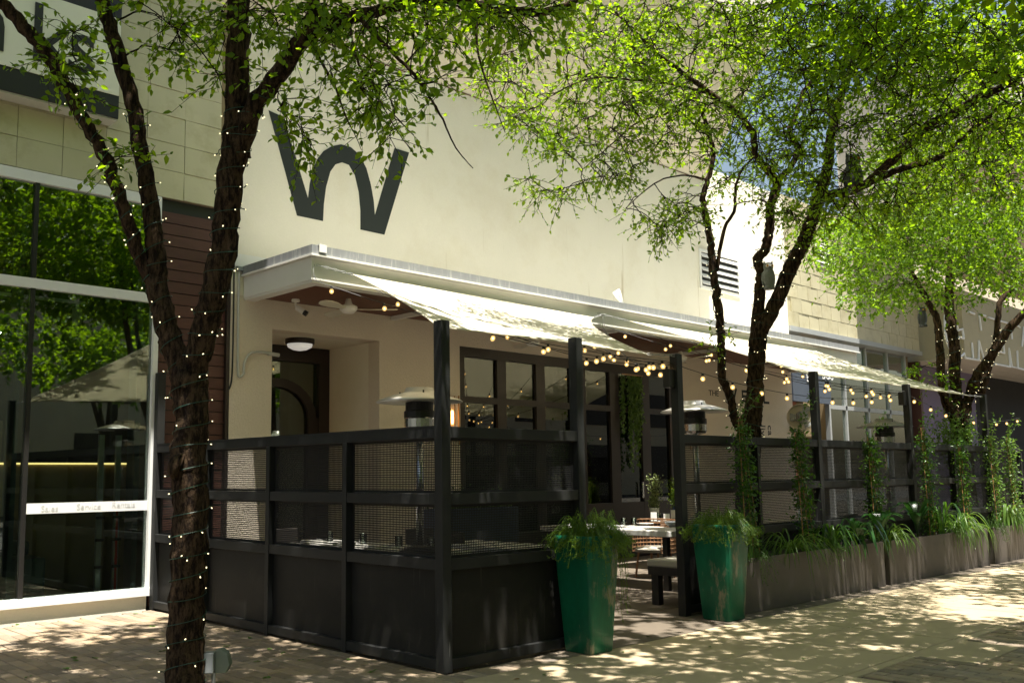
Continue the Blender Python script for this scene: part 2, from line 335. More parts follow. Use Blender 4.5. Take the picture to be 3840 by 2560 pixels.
# ================================================================== shop on the left
SH = thing('shop_building', 'shop with tall glass front, pale zinc tiles above and dark red slats at its side', 'shop', (-1.5, WY, 0))
box('plinth', 'stucco', SH, -5, WY-.005, -.05, -.02, WY+.2, .15)
box('wall', 'room_tan', SH, -5, WY+.03, 4.76, .97, WY+.3, 10.)
pm = MB(); hw, hh = .238, .1655
pm.v = [(-hw, -.006, hh), (hw, -.006, hh), (hw, -.013, -hh), (-hw, -.013, -hh), (-hw, .01, hh), (hw, .01, hh), (hw, .01, -hh), (-hw, .01, -hh)]
pm.f = [(0, 3, 2, 1), (4, 5, 6, 7), (0, 1, 5, 4), (2, 3, 7, 6), (1, 2, 6, 5), (3, 0, 4, 7)]
pme = pm.mesh('zinc_panel'); pme.materials.append(MATS['zinc'])
for r in range(9):
    for c in range(7):
        x = .56-c*.481+(.0 if r % 2 else .0)
        if x < -2.6: continue
        inst('zinc_panel', pme, SH, (x, WY+.018, 4.92+r*.335), (random.gauss(0, .012), 0, random.gauss(0, .010)))
W1 = MB().box(-4.2, WY-.03, 4.62, .03, WY+.1, 4.735).box(-4.2, WY-.045, .15, .03, WY+.1, .235).box(-4.2, WY-.02, 3.47, -.03, WY+.06, 3.575).box(-.03, WY-.03, .235, .03, WY+.1, 4.62).build('window', 'frame_white', SH)
MB().box(-1.40, WY-.012, .235, -1.355, WY+.09, 3.47).box(-1.40, WY-.012, 3.575, -1.355, WY+.09, 4.62).box(-2.8, WY-.01, .235, -2.74, WY+.09, 4.62).build('mullion', 'black_metal', W1)
MB().box(-1.50, WY+.06, .235, -1.45, WY+.30, 4.62).box(-.16, WY+.10, .235, -.10, WY+.30, 4.62).build('glass_fin', 'leather_teal', W1)
for x0, x1 in ((-4.2, -2.8), (-2.74, -1.40), (-1.355, -.03)):
    for z0, z1 in ((.235, 3.47), (3.575, 4.62)):
        box('pane', 'glass', W1, x0+.001, WY+.02, z0+.001, x1-.001, WY+.032, z1-.001)
BD = box('lettering_band', 'frame_white', W1, -1.353, WY-.004, 1.095, -.035, WY+.012, 1.203)
for t_, sx_ in (('Sales', 153), ('Service', 286), ('Rentals', 418)):
    text('lettering', t_, .092, onY(sx_, 1917-(sx_-153)*.055, WY-.006), (1, 0, 0), (0, 0, 1), 'letter_grey', BD, .001)
# inside of the shop
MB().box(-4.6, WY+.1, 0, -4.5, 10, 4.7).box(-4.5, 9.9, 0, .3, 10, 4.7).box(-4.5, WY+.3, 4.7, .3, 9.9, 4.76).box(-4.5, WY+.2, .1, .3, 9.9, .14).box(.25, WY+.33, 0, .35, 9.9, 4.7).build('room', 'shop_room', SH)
cu = thing('counter', 'long shop counter with warm light strip along its top edge', 'counter', (-1.2, 6., .14))
pA, pB = onY(-200, 1770, 5.95), onY(545, 1703, 5.95); zt = (pA[2]+pB[2])/2
box('front', 'room_tan', cu, pA[0], 5.97, .141, min(pB[0], .2), 6.1, zt); box('light_strip', 'led_warm', cu, pA[0], 5.95, zt-.02, min(pB[0], .2), 5.9695, zt)
MB().box(-1.0, 9.2, .14, -.3, 9.3, 2.3).box(-2.9, 9.2, .14, -2.6, 9.3, 2.2).build('door_panel', 'room_tan', SH)
for i in range(34):                                   # dark red cladding planks beside the glass
    z0 = .02+i*.139
    if z0 > 4.6: break
    box('plank', 'slat_wood', SH, .032, WY+.055, z0, .93, WY+.08, z0+.127)
box('plank_backing', 'black_metal', SH, .03, WY+.085, 0, .97, WY+.12, 4.75)
box('corner_trim', 'frame_brown', SH, .925, WY+.0, 0, .972, WY+.10, 4.72)
tl = thing('track_light', 'grey ceiling track with spotlights behind the upper shop glass', 'light', (-1.0, 6.4, 3.6))
MB().box(-3., 6.38, 3.62, -.25, 6.42, 3.66).build('track', 'conduit', tl)
for x in (-1.35, -.35): MB().lathe((x, 6.4, 3.36), [(.055, 0), (.06, .05), (.06, .2), (.02, .22), (.02, .27)], 12).build('spot_head', 'conduit', tl)
for k, (x, y, z) in enumerate(((-1.35, 6.6, 2.95), (-.95, 7.6, 3.35))):
    pl = thing('pendant_lamp', ['lit white pendant lamp behind the shop glass, the nearer one', 'lit white pendant lamp behind the shop glass, the farther one'][k], 'lamp', (x, y, z), 'pendant lamps in the shop')
    MB().lathe((x, y, z), [(.085, 0), (.09, .03), (.05, .12), (.012, .16), (.01, 4.7-z)], 14).build('shade', 'conduit', pl); MB().lathe((x, y, z-.012), [(.075, 0), (.08, .010)], 14).build('lamp_disc', 'lamp_disc', pl)
ct = thing('lounge_seat', 'boxy dark leather seat behind the shop glass', 'seat', (-1.6, 5.6, .14))
MB().box(-2.6, 5.25, .15, -1.02, 5.9, .62).build('base', 'leather_teal', ct, bevel=.03); MB().box(-2.6, 5.65, .62, -1.06, 5.9, .78).build('backrest', 'leather_teal', ct, bevel=.03)
for k, (x, mm) in enumerate(((-.42, 'frame_grey'), (-.22, 'rail_red'))):
    r = thing('upright_rail', ['grey slotted metal upright rail standing behind the shop glass', 'red and white upright rail standing behind the shop glass'][k], 'rail', (x, 5.35, .14))
    MB().box(x-.03, 5.33, .14, x+.03, 5.37, 1.95).build('rail', 'frame_grey', r)
    if k: MB().box(x-.013, 5.322, .2, x+.013, 5.329, 1.1).build('stripe', 'rail_red', r)
    for z in (.45, .75, 1.0): MB().box(x-.045, 5.30, z, x+.045, 5.3285, z+.03).build('bracket', 'black_metal', r)
# sign box of the shop
SG = thing('shop_sign', 'black framed box sign with cut-off black letters above the shop glass', 'sign', (-1.6, 4.8, 5.5))
MB().box(-3.4, 4.72, 5.44, -.62, WY-.01, 5.46).build('underside', 'conduit', SG)
MB().box(-3.4, 4.70, 5.46, -.62, WY-.01, 7.1).build('cabinet', 'sign_black', SG)
box('sign_panel', 'sign_face', SG, -3.4, 4.685, 5.72, -.628, 4.70, 6.62)
text('lettering', 'n', .94, (-2.28, 4.682, 5.86), (1, 0, 0), (0, 0, 1), 'sign_black', SG, .012)
text('lettering', 'k', .94, (-1.63, 4.682, 5.86), (1, 0, 0), (0, 0, 1), 'sign_black', SG, .012)
text('lettering', 's', .94, (-1.24, 4.682, 5.86), (1, 0, 0), (0, 0, 1), 'sign_black', SG, .012)

# ================================================================== restaurant
RB = thing('restaurant_building', 'cream stucco restaurant with a big black letter mark and dark framed windows', 'building', (7, WY, 0))
x0, x1 = .975, 14.94
MB().box(x0, WY, 3.70, x1, WY+.25, 7.40).box(11.75, WY, 7.401, x1, WY+.25, 7.68).build('upper_wall', 'stucco', RB)
L_ = MB()
for a in ((x0, 0, 1.57, 3.699), (1.571, 3.32, 3.299, 3.699), (3.30, 0, 4.83, 3.699), (4.831, 3.385, 10.559, 3.699), (10.56, 0, x1, 3.699)): L_.box(a[0], WY, a[1], a[2], WY+.25, a[3])
L_.build('lower_wall', 'stucco_patio', RB)
MB().box(1.45, WY+.251, 0, 1.569, 6.3, 3.4).box(3.301, WY+.251, 0, 3.42, 6.3, 3.4).box(1.45, WY+.251, 3.321, 3.42, 6.3, 3.45).build('entry_recess', 'stucco', RB)
ov = [(WY, 7.402), (2.9, 9.4), (2.9, 11.), (WY+.3, 11.), (WY+.3, 7.402)]
m_ = MB(); a_ = [(-6, y, z) for y, z in ov]; b_ = [(11.75-(WY-min(y, WY))*.37, y, z) for y, z in ov]
m_.add(a_+b_, [(4, 3, 2, 1, 0), (5, 6, 7, 8, 9)]+[(i, (i+1) % 5, 5+(i+1) % 5, 5+i) for i in range(5)]); m_.build('overhang', 'soffit_beige', RB)
for xx in (1.2, 5.3, 9.4): MB().prism([(xx, WY-.02, 7.412), (xx+.012, WY-.02, 7.412), (xx+.012, 2.92, 9.375), (xx, 2.92, 9.375)], (0, -.002, -.004)).build('soffit_seam', 'soffit_wood', RB)
MB().box(x0, WY-.006, 7.37, 11.7, WY+.0, 7.385).build('seam', 'soffit_wood', RB)
box('flashing', 'paint_white', RB, .98, WY-.006, 4.06, 2.1, WY-.0, 4.22)
# the painted letter mark
cz = 1/1.568
LOGO = [(168, 650), (335, 1268), (487, 1300), (492, 1200), (505, 1100), (530, 1010), (560, 968), (600, 955), (640, 970), (675, 1030), (698, 1130), (708, 1240), (708, 1350), (848, 1380), (993, 898), (908, 872),
        (792, 1268), (785, 1180), (768, 1085), (742, 990), (702, 912), (650, 866), (592, 850), (540, 860), (490, 890), (452, 940), (427, 1005), (410, 1080), (400, 1170), (255, 690)]
MB().prism([onY(900+a*cz, b*cz, WY-.001) for a, b in LOGO], (0, -.006, 0)).build('logo', 'logo_paint', RB)
for t_, px, py, sz, s2 in (('THE', 2658, 1482, .16, 1.25),):
    text('lettering', t_, sz, onY(px, py, WY-.002), (1, 0, 0), (0, 0, 1), 'logo_paint', RB, .002, s2)
def glyph(px, py, strokes, w_=.05):
    p = onY(px, py, WY-.001); m = MB()
    for k, (xa, za, xb, zb) in enumerate(strokes):
        n = nrm((-(zb-za), 0, xb-xa)) if abs(xb-xa) > 1e-6 and abs(zb-za) > 1e-6 else None; e = -.004-.0007*k
        if n is None: q = [p+V(min(xa, xb)-(w_/2 if xa == xb else 0), 0, min(za, zb)-(w_/2 if za == zb else 0)), None, p+V(max(xa, xb)+(w_/2 if xa == xb else 0), 0, max(za, zb)+(w_/2 if za == zb else 0)), None]; q[1] = V(q[2][0], q[0][1], q[0][2]); q[3] = V(q[0][0], q[0][1], q[2][2])
        else: q = [p+V(xa, 0, za)-n*w_/2, p+V(xb, 0, zb)-n*w_/2, p+V(xb, 0, zb)+n*w_/2, p+V(xa, 0, za)+n*w_/2]
        m.prism(q, (0, e, 0))
    m.build('lettering', 'logo_paint', RB)
lh = .25; L_s = [(.025, 0, .025, lh), (.0, .025, .23, .025)]
glyph(2715, 1498, [(0, lh, .12, 0), (.12, 0, .24, lh), (.24, lh, .36, 0), (.36, 0, .48, lh)]); glyph(2783, 1507, L_s+[(.0, lh/2, .2, lh/2), (.0, lh-.025, .22, lh-.025)]); glyph(2826, 1511, L_s); glyph(2864, 1513, L_s)
for t_, px, py in (('liv', 2853, 1592), ('ca', 2879, 1592)):
    text('lettering', t_, .27, onY(px, py, WY-.002), (0, 0, -1), (1, 0, 0), 'logo_paint', RB, .002)
# windows: six lights wide, two rows, then the doors
cols = [(4.95, 5.65), (5.85, 6.55), (6.76, 7.44), (7.80, 8.47), (8.72, 9.38), (9.63, 10.26)]
fr = MB(); fy0, fy1 = WY+.02, WY+.14
fr.box(4.832, fy0, 3.235, 10.558, fy1, 3.384).box(4.832, fy0, 2.54, 10.558, fy1, 2.635)
ed = [4.832]+[v for c in cols for v in c]+[10.558]
for i in range(0, len(ed), 2):
    fr.box(ed[i], fy0+.003, .02, ed[i+1], fy1-.003, 2.54); fr.box(ed[i], fy0+.003, 2.635, ed[i+1], fy1-.003, 3.235)
for i, (a, b) in enumerate(cols): fr.box(a, fy0+.006, .02, b, fy1-.006, .95 if i > 2 else .55)
WN = fr.build('window', 'frame_brown', RB)
MB().box(7.50, fy0-.06, .02, 7.66, fy0-.001, 3.384).build('centre_post', 'frame_brown', WN)
for a, b in cols:
    for z0, z1 in ((.55, 2.54), (2.635, 3.235)): box('pane', 'glass_dark', WN, a+.001, fy0+.05, z0, b-.001, fy0+.06, z1)
MB().box(9.30, fy0-.03, 1.02, 9.335, fy0-.005, 1.3).build('door_handle', 'chrome', WN)
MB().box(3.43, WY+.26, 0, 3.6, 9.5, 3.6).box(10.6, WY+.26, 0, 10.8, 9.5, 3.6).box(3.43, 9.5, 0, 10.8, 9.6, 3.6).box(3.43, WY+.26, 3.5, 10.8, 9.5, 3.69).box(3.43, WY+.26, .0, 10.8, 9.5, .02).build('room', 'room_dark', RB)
def curtain(nm, label, xa, xb, y, z0, z1, m, gp=None):
    n = 24; P = np.zeros((2, n, 3)); xs = np.linspace(xa, xb, n)
    for r, z in enumerate((z0, z1)): P[r, :, 0] = xs; P[r, :, 1] = y+.022*np.sin(np.arange(n)*1.9); P[r, :, 2] = z
    return tag(MB().grid(P).build(nm, m, None, solid=.006, smooth=True), label, 'curtain', gp)
curtain('curtain', 'pale grey-green curtain behind the leftmost restaurant window', 4.93, 5.48, WY+.26, .5, 3.25, 'curtain')
curtain('curtain', 'pale curtain behind the rightmost glass door', 9.62, 10.28, WY+.26, .5, 3.25, 'curtain')
curtain('curtain', 'green curtain behind the middle glass door', 8.72, 9.40, WY+.26, .95, 2.6, 'curtain_green')
# entrance door in the recess
DR = MB().box(1.572, 6.14, 0, 3.298, 6.22, .03).box(1.572, 6.14, 3.10, 3.298, 6.22, 3.318).box(1.572, 6.14, .03, 1.72, 6.22, 3.10).box(3.12, 6.14, .03, 3.298, 6.22, 3.10).build('door', 'frame_brown', RB)
arch = [(2.95, .03), (2.95, 2.3)]+[(2.42+.53*math.cos(t), 2.3+.42*math.sin(t)) for t in np.linspace(0, math.pi, 14)]+[(1.89, 2.3), (1.89, .03)]
ring = MB(); oo = [(3.119, .03), (3.119, 2.3)]+[(2.42+.66*math.cos(t), 2.3+.55*math.sin(t)) for t in np.linspace(0, math.pi, 14)]+[(1.721, 2.3), (1.721, .03)]
for i in range(len(arch)-1): ring.prism([(arch[i][0], 6.16, arch[i][1]), (oo[i][0], 6.16, oo[i][1]), (oo[i+1][0], 6.16, oo[i+1][1]), (arch[i+1][0], 6.16, arch[i+1][1])], (0, .05, 0))
ring.build('arched_leaf', 'frame_brown', DR); box('pane', 'glass_dark', DR, 1.73, 6.22, .03, 3.11, 6.225, 3.09)
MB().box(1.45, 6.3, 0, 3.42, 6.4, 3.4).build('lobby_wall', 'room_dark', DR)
# flat canopy of the restaurant
CN = MB().box(1.16, 3.47, 3.70, 14.94, WY-.001, 4.00).build('canopy', 'paint_white', RB)
MB().box(1.16, 3.47, 3.64, 14.94, 3.62, 3.699).box(1.16, 3.621, 3.64, 1.31, WY-.002, 3.699).box(14.80, 3.621, 3.64, 14.94, WY-.002, 3.699).build('border_beam', 'paint_white', CN)
MB().box(1.145, 3.455, 3.665, 14.95, 3.4695, 3.93).box(1.145, 3.47, 3.665, 1.1595, WY-.002, 3.93).build('fascia', 'paint_white', CN, bevel=.004)
MB().box(1.10, 3.39, 3.932, 14.98, 3.4545, 3.955).box(1.10, 3.455, 3.932, 1.1445, WY-.002, 3.955).build('drip_edge', 'paint_white', CN)
MB().box(1.115, 3.41, 3.956, 14.98, 3.469, 4.06).box(1.115, 3.47, 3.956, 1.159, WY-.002, 4.06).build('cap', 'cap_metal', CN)
MB().box(1.16, 3.47, 4.001, 14.98, WY-.008, 4.03).build('roof_deck', 'paint_white', CN)
MB().box(1.312, 3.622, 3.690, 14.79, WY-.003, 3.699).build('soffit', 'soffit_wood', CN)
for xx in (3.5, 6.9, 10.2, 13.3): box('beam', 'paint_white', CN, xx, 3.63, 3.635, xx+.07, WY-.004, 3.689)
def vent(xa, xb, za, zb, ns, parent):
    v = MB().box(xa-.06, WY-.03, za-.06, xb+.06, WY-.002, za-.001).box(xa-.06, WY-.03, zb+.001, xb+.06, WY-.002, zb+.06).box(xa-.06, WY-.03, za, xa-.001, WY-.002, zb).box(xb+.001, WY-.03, za, xb+.06, WY-.002, zb).build('louvre_vent', 'paint_white', parent)
    MB().box(xa, WY-.004, za, xb, WY-.001, zb).build('duct', 'black_metal', v); h = (zb-za)/ns
    for i in range(ns):
        z = za+i*h; MB().prism([(xa, WY-.008, z+h*.72), (xa, WY-.05, z+.2*h), (xa, WY-.05, z+.27*h+.01), (xa, WY-.008, z+h*.79+.01)], (xb-xa, 0, 0)).build('louvre', 'paint_white', v)
vent(11.47, 12.85, 5.17, 5.86, 5, RB)
# ================================================================== neighbour with zinc tiles on the right
NB = thing('zinc_building', 'shop building with pale zinc tiles over a recessed green glass front', 'building', (18.5, WY, 0))
box('wall', 'zinc', NB, 14.95, WY+.03, 4.72, 22.33, WY+.4, 7.75)
for r in range(9):
    for c in range(15):
        inst('zinc_panel', pme, NB, (15.21+c*.487+(.16 if r % 2 else 0)*(c < 14), WY+.018, 4.885+r*.335), (random.gauss(0, .012), 0, random.gauss(0, .010)))
box('edge_trim', 'frame_grey', NB, 14.96, WY-.03, 4.60, 22.35, WY+.5, 4.715)
box('soffit', 'soffit_beige', NB, 14.96, WY+.51, 4.62, 22.3, 7.4, 4.70)
gl = MB(); gx = [17.25, 18.14, 19.4, 20.7, 21.86]
for x in gx: gl.box(x-.04, WY+.25, 0, x+.04, WY+.36, 4.59)
gl.box(17.295, WY+.25, 2.95, 21.81, WY+.34, 3.05)
GW = gl.build('window', 'frame_grey', NB)
for a, b in zip(gx[:-1], gx[1:]):
    for z0, z1 in ((.05, 2.95), (3.05, 4.58)): box('pane', 'glass', GW, a+.041, WY+.30, z0, b-.041, WY+.31, z1)
MB().box(17.0, 8., 0, 22.3, 8.1, 4.6).box(22.2, WY+.36, 0, 22.3, 8., 4.6).box(14.95, WY+.9, 0, 17.2, WY+1., 4.6).box(17.1, WY+1.01, 0, 17.2, 8, 4.6).build('room', 'room_tan', NB)
MB().box(15.9, WY+.85, 0, 16.7, WY+.895, 2.4).build('door', 'frame_grey', NB)
for r in range(28):
    for c in range(3):
        if r*.077 > 3.0: continue
        box('brick', 'red_brick', NB, 14.98+c*.21+(.1 if r % 2 else 0), WY+.3, .9+r*.077, 15.18+c*.21+(.1 if r % 2 else 0), WY+.4, .9+r*.077+.067)
BS = thing('shop_name_board', 'slate blue board with pale letters behind the far patio posts', 'sign', (16.2, WY+.2, 3.2))
box('board', 'sign_slate', BS, 15.35, WY+.18, 3.05, 17.19, WY+.24, 4.35)
text('lettering', 'BO', .32, onY(3024, 1430, WY+.17), (1, 0, 0), (0, 0, 1), 'frame_white', BS, .006); text('lettering', 'BOS', .32, onY(3082, 1420, WY+.17), (1, 0, 0), (0, 0, 1), 'frame_white', BS, .006)
for k in range(4): box('trellis_bar', 'black_metal', NB, 14.97, WY+.27, 2.2+k*.28, 15.7, WY+.285, 2.215+k*.28)
ov2 = [(WY, 7.402), (1.0, 9.4), (1.0, 11.), (WY+.3, 11.), (WY+.3, 7.402)]  # depth stretched so that its shade covers the canopy box and tiles
m_ = MB(); a_ = [(18.5+(WY-min(y, WY))*.0-.37*(WY-min(y, WY)), y, z) for y, z in ov2]; b_ = [(60, y, z) for y, z in ov2]
m_.add(a_+b_, [(4, 3, 2, 1, 0), (5, 6, 7, 8, 9)]+[(i, (i+1) % 5, 5+(i+1) % 5, 5+i) for i in range(5)]); m_.build('overhang', 'soffit_beige', NB)
def nvent(): vent(16.45, 17.3, 6.35, 6.85, 4, NB)
nvent()
# ================================================================== picture house at the far right
CI = thing('cinema_building', 'far building with a beige box canopy over a purple wall', 'building', (26, 5, 0))
box('canopy_box', 'canopy_olive', CI, 22.6, 3.92, 4.5, 40, 6.2, 6.35)
for k in range(4): box('soffit_board', 'soffit_beige', CI, 22.62, 3.94+k*.5, 4.47, 39.9, 4.41+k*.5, 4.499)
box('wall', 'purple_wall', CI, 22.36, 5.4, 0, 27.6, 5.6, 4.47); box('side_wall', 'slat_wood', CI, 22.36, WY+.1, 0, 22.5, 5.39, 4.46)
box('dark_shopfront', 'room_dark', CI, 27.61, 5.4, 0, 46, 5.6, 4.47); box('back_wall', 'soffit_beige', CI, 22.4, 6.21, 4.5, 46, 6.6, 11.)
NS = thing('neon_sign', 'white unlit neon tube lettering along the beige canopy at far right', 'sign', (26, 3.9, 4.6))
def zc(a, b): return (3440+a*.319, 900+b*.319)
for k, st in enumerate([[(325, 880), (322, 1000), (330, 1100), (350, 1200), (385, 1285), (430, 1350), (480, 1375), (525, 1360), (550, 1330), (565, 1385), (720, 1412), (722, 1185), (790, 1430)],
           [(445, 950), (465, 1000), (480, 1060), (530, 1045), (540, 1110), (545, 1160), (490, 1135), (480, 1190)], [(800, 890), (725, 878), (748, 1065)], [(640, 1205), (655, 1385)],
           [(835, 910), (1070, 980)], [(985, 1070), (1000, 1140)], [(1010, 1230), (1022, 1330), (955, 1310)], [(905, 1455), (1090, 1490), (1075, 1270), (1110, 1490), (1180, 1505), (1172, 1300)],
           [(1105, 1075), (1112, 1165)], [(1175, 1005), (1205, 1025)], [(1250, 1020), (1230, 1250)], [(1185, 1505), (1254, 1525), (1400, 1560)], [(600, 845), (670, 868)]]):
    MB().tube([onY(*zc(a, b), 3.895) for a, b in st], .03, 6).build('neon_tube', 'neon_white', NS)
# building over the road (seen mirrored in the glass)
OB = thing('street_building', 'cream building over the road, mirrored in the shop glass', 'building', (5, -24, 0))
wl = MB().box(-40, -26, 0, 60, -24, 15.).build('wall', 'far_cream', OB)  # unseen wall, height raised to block low sky light
for i in range(14):
    for z in (1., 4.6, 8.2, 11.8):
        wn = box('window', 'frame_brown', OB, -36+i*6.6, -24.0, z, -33.5+i*6.6, -23.95, z+2.3)
# ================================================================== patio fences
def mesh_panel(name, parent, f, s0, s1, z0, z1, d, pitch=.0185, bar=.0078):
    m = MB(); s = s0
    def bx(sa, sb, za, zb, da, db):
        p, q = f(sa, da, za), f(sb, db, zb); m.box(*np.minimum(p, q), *np.maximum(p, q))
    rim = .022
    bx(s0, s1, z0, z0+rim, d-.004, d+.004); bx(s0, s1, z1-rim, z1, d-.004, d+.004); bx(s0, s0+rim, z0+rim, z1-rim, d-.004, d+.004); bx(s1-rim, s1, z0+rim, z1-rim, d-.004, d+.004)
    n = int((s1-s0-2*rim)/pitch)
    for i in range(n): a = s0+rim+(i+.5)*(s1-s0-2*rim)/n-bar/2; bx(a, a+bar, z0+rim, z1-rim, d-.001, d+.001)
    n = int((z1-z0-2*rim)/pitch)
    for i in range(n): a = z0+rim+(i+.5)*(z1-z0-2*rim)/n-bar/2; bx(s0+rim, s1-rim, a, a+bar, d-.0015, d+.0015)
    return m.build(name, 'mesh_steel', parent)
def fence(name, label, f, posts, loc, top=1.83, ends=()):
    """posts: (s0, s1, height) along the run; f maps (along, depth, up) to the world"""
    r = thing(name, label, 'fence', loc); k = top/1.83
    def pc(nm, m, a, b, **kw):
        p, q = f(*a), f(*b); return MB().box(*np.minimum(p, q), *np.maximum(p, q)).build(nm, m, r, **kw)
    for s0, s1, h in posts: pc('post', 'steel_dark', (s0, 0, 0), (s1, .09, h), bevel=.003)
    for (a, b, _), (c, e, _) in zip(posts[:-1], posts[1:]):
        for z0, z1 in ((1.742, 1.83), (1.235, 1.32), (.745, .83), (.02, .095)): pc('rail', 'steel_dark', (b+.0005, .006, z0*k), (c-.0005, .084, z1*k), bevel=.003)
        for z0, z1 in ((1.321, 1.741), (.831, 1.234)): mesh_panel('mesh_panel', r, f, b+.002, c-.002, z0*k, z1*k, .066)
        pc('solid_panel', 'panel_dark', (b+.001, .055, .0955*k), (c-.001, .063, .7445*k))
    return r
side = lambda s, d, z: V(d, s, z)
fence('side_fence', 'dark steel fence with mesh panels running back beside the wrapped tree', side, [(0, .09, 2.65), (1.22, 1.28, 1.741), (2.44, 2.50, 1.741), (3.66, 3.72, 1.741), (4.82, 4.91, 2.65)], (0, 2.4, 0))
def capstrip(parent, a, b): p, q = np.minimum(a, b), np.maximum(a, b); return MB().box(*p, *q).build('cap_rail', 'steel_dark', bpy.data.objects[parent])
capstrip('side_fence', (.004, .091, 1.8305), (.088, 4.819, 1.838)); 
for s in (1.22, 2.44, 3.66): capstrip('side_fence', (.006, s, 1.742), (.084, s+.06, 1.83))
front = lambda s, d, z: V(s, d, z)
fence('front_fence', 'short dark steel fence between the near corner and the entrance gap', front, [(.0901, .0902, 1.8), (1.60, 1.69, 2.66)], (.9, 0, 0))
back = lambda s, d, z: V(s, .33+d, z)
rp = [(3.64, 3.74, 2.71), (5.20, 5.26, 1.76), (6.70, 6.79, 2.73), (8.20, 8.26, 1.76), (9.58, 9.67, 2.73), (11.2, 11.26, 1.76), (12.78, 12.87, 2.74), (14.4, 14.46, 1.76)]
fence('planter_fence', 'long dark steel fence behind the row of planters', back, rp, (9, .33, 0), 1.86)
for s in (5.20, 8.20, 11.2): capstrip('planter_fence', (s, .336, 1.771), (s+.06, .414, 1.86))
MB().box(1.68, .02, 2.45, 1.70, .07, 2.6).build('bracket', 'black_metal', bpy.data.objects['front_fence'])
for nm, p in (('planter_fence', (3.60, .36, 2.35)), ('planter_fence', (9.54, .36, 2.42))): MB().box(p[0]-.06, p[1], p[2], p[0]+.036, p[1]+.08, p[2]+.19).build('junction_box', 'black_metal', bpy.data.objects[nm])

# ================================================================== planters
def planter(label, xa, xb):
    t = thing('planter_box', label, 'planter', ((xa+xb)/2, .14, 0), 'steel planters along the fence')
    y0, y1, h, w_ = -.027, .315, .56, .012
    MB().box(xa, y0, 0, xb, y0+w_, h).box(xa, y1-w_, 0, xb, y1, h).box(xa, y0+w_+.0002, 0, xa+w_, y1-w_-.0002, h-.001).box(xb-w_, y0+w_+.0002, 0, xb, y1-w_-.0002, h-.001).build('trough', 'planter_steel', t, bevel=.002)
    box('soil', 'soil', t, xa+w_, y0+w_, .05, xb-w_, y1-w_, .515); return t
PXS = [(4.02, onZ(3308, 2195)[0]), (onZ(3334, 2192)[0], onZ(3704, 2117)[0]), (onZ(3727, 2113)[0], 15.2)]
for (a, b), l in zip(PXS, ('nearest long brown steel planter beside the green pot', 'middle long brown steel planter between two narrow gaps', 'farthest brown steel planter at the right edge')): planter(l, a, b)

# ================================================================== glazed pots
def rsq(c, h, z, r=.18, n=6):
    pts = []
    for qx, qy, a0 in ((1, 1, 0), (-1, 1, 90), (-1, -1, 180), (1, -1, 270)):
        for k in range(n):
            a = math.radians(a0+90*k/(n-1)); pts.append((c[0]+qx*h*(1-r)+h*r*math.cos(a), c[1]+qy*h*(1-r)+h*r*math.sin(a), z))
    return np.array(pts)
def pot(label, c, hb, ht, H):
    t = thing('glazed_pot', label, 'pot', (c[0], c[1], 0), 'tall green glazed pots at the entrance')
    prof = [(hb*.94, 0), (hb, .015), (hb+(ht-hb)*.5, H*.5), (ht*.985, H*.94), (ht, H*.97), (ht, H), (ht*.9, H+.002), (ht*.86, H*.93), (ht*.84, H*.9)]
    MB().rings([rsq(c, h, z) for h, z in prof]).build('vessel', 'teal_glaze', t, smooth=True)
    MB().rings([rsq(c, ht*.85, H*.895), rsq(c, ht*.85, H*.905)]).build('soil', 'soil', t)
    return t
POT1 = pot('tall green glazed pot in front of the short fence', (1.465, -.175), .145, .205, .95)
POT2 = pot('tall worn green glazed pot before the first planter', (3.765, -.03), .155, .215, .94)

# ================================================================== shade sails
def sail(name, label, A, P, C_, B, bul, group):
    """corners A (fascia), P (post), C_ (post), B (fascia); bul: inward bow of the edges AP, PC, CB, BA"""
    A, P, C_, B = map(lambda q: np.array(q, float), (A, P, C_, B)); cen = (A+P+C_+B)/4; n = 25
    def ed(p, q, k, s):
        m = (p+q)/2; d = cen-m; t = s[:, None]; return p*(1-t)+q*t+np.outer(4*s*(1-s), d*k)
    u = np.linspace(0, 1, n); v = np.linspace(0, 1, n)
    eAP, ePC, eBC, eAB = ed(A, P, bul[0], v), ed(P, C_, bul[1], u), ed(B, C_, bul[2], v), ed(A, B, bul[3], u)
    G = np.zeros((n, n, 3))
    for i in range(n):
        for j in range(n):
            a, b = u[i], v[j]
            G[i, j] = (1-a)*eAP[j]+a*eBC[j]+(1-b)*eAB[i]+b*ePC[i]-((1-a)*(1-b)*A+a*(1-b)*B+(1-a)*b*P+a*b*C_)
            G[i, j, 2] -= .10*math.sin(math.pi*a)*math.sin(math.pi*b)-.012*math.sin(9*a+4*b)*math.sin(math.pi*a)
    t = thing(name, label, 'shade sail', tuple(cen), group)
    MB().grid(G).build('canvas', 'canvas', t, smooth=True, solid=.004)
    hem = MB()
    for e in (eAP, ePC, eBC, eAB): hem.tube(e, .007, 6)
    hem.build('hem', 'canvas', t, smooth=True); return t
def chain(t, p, q, n=9):
    p, q = V(*p), V(*q); d = nrm(q-p); u = nrm(np.cross(d, (0, 0, 1))); w_ = np.cross(d, u); L_ = np.linalg.norm(q-p)/n; m = MB()
    for i in range(n):
        c = p+(q-p)*(i+.5)/n; a, b = (u, w_) if i % 2 else (w_, u)
        m.tube([c+d*L_*.62*math.cos(t_)+a*.011*math.sin(t_) for t_ in np.linspace(0, 2*math.pi, 9)], .0032, 4, cap=False)
    m.build('chain', 'rope', t)
s1 = sail('shade_sail', 'cream shade sail tied between the nearest corner post and the white canopy', (1.62, 3.30, 3.76), (.16, .20, 2.63), (3.38, .52, 2.70), (6.05, 3.36, 3.74), (.05, .05, .20, .03), 'shade sails')
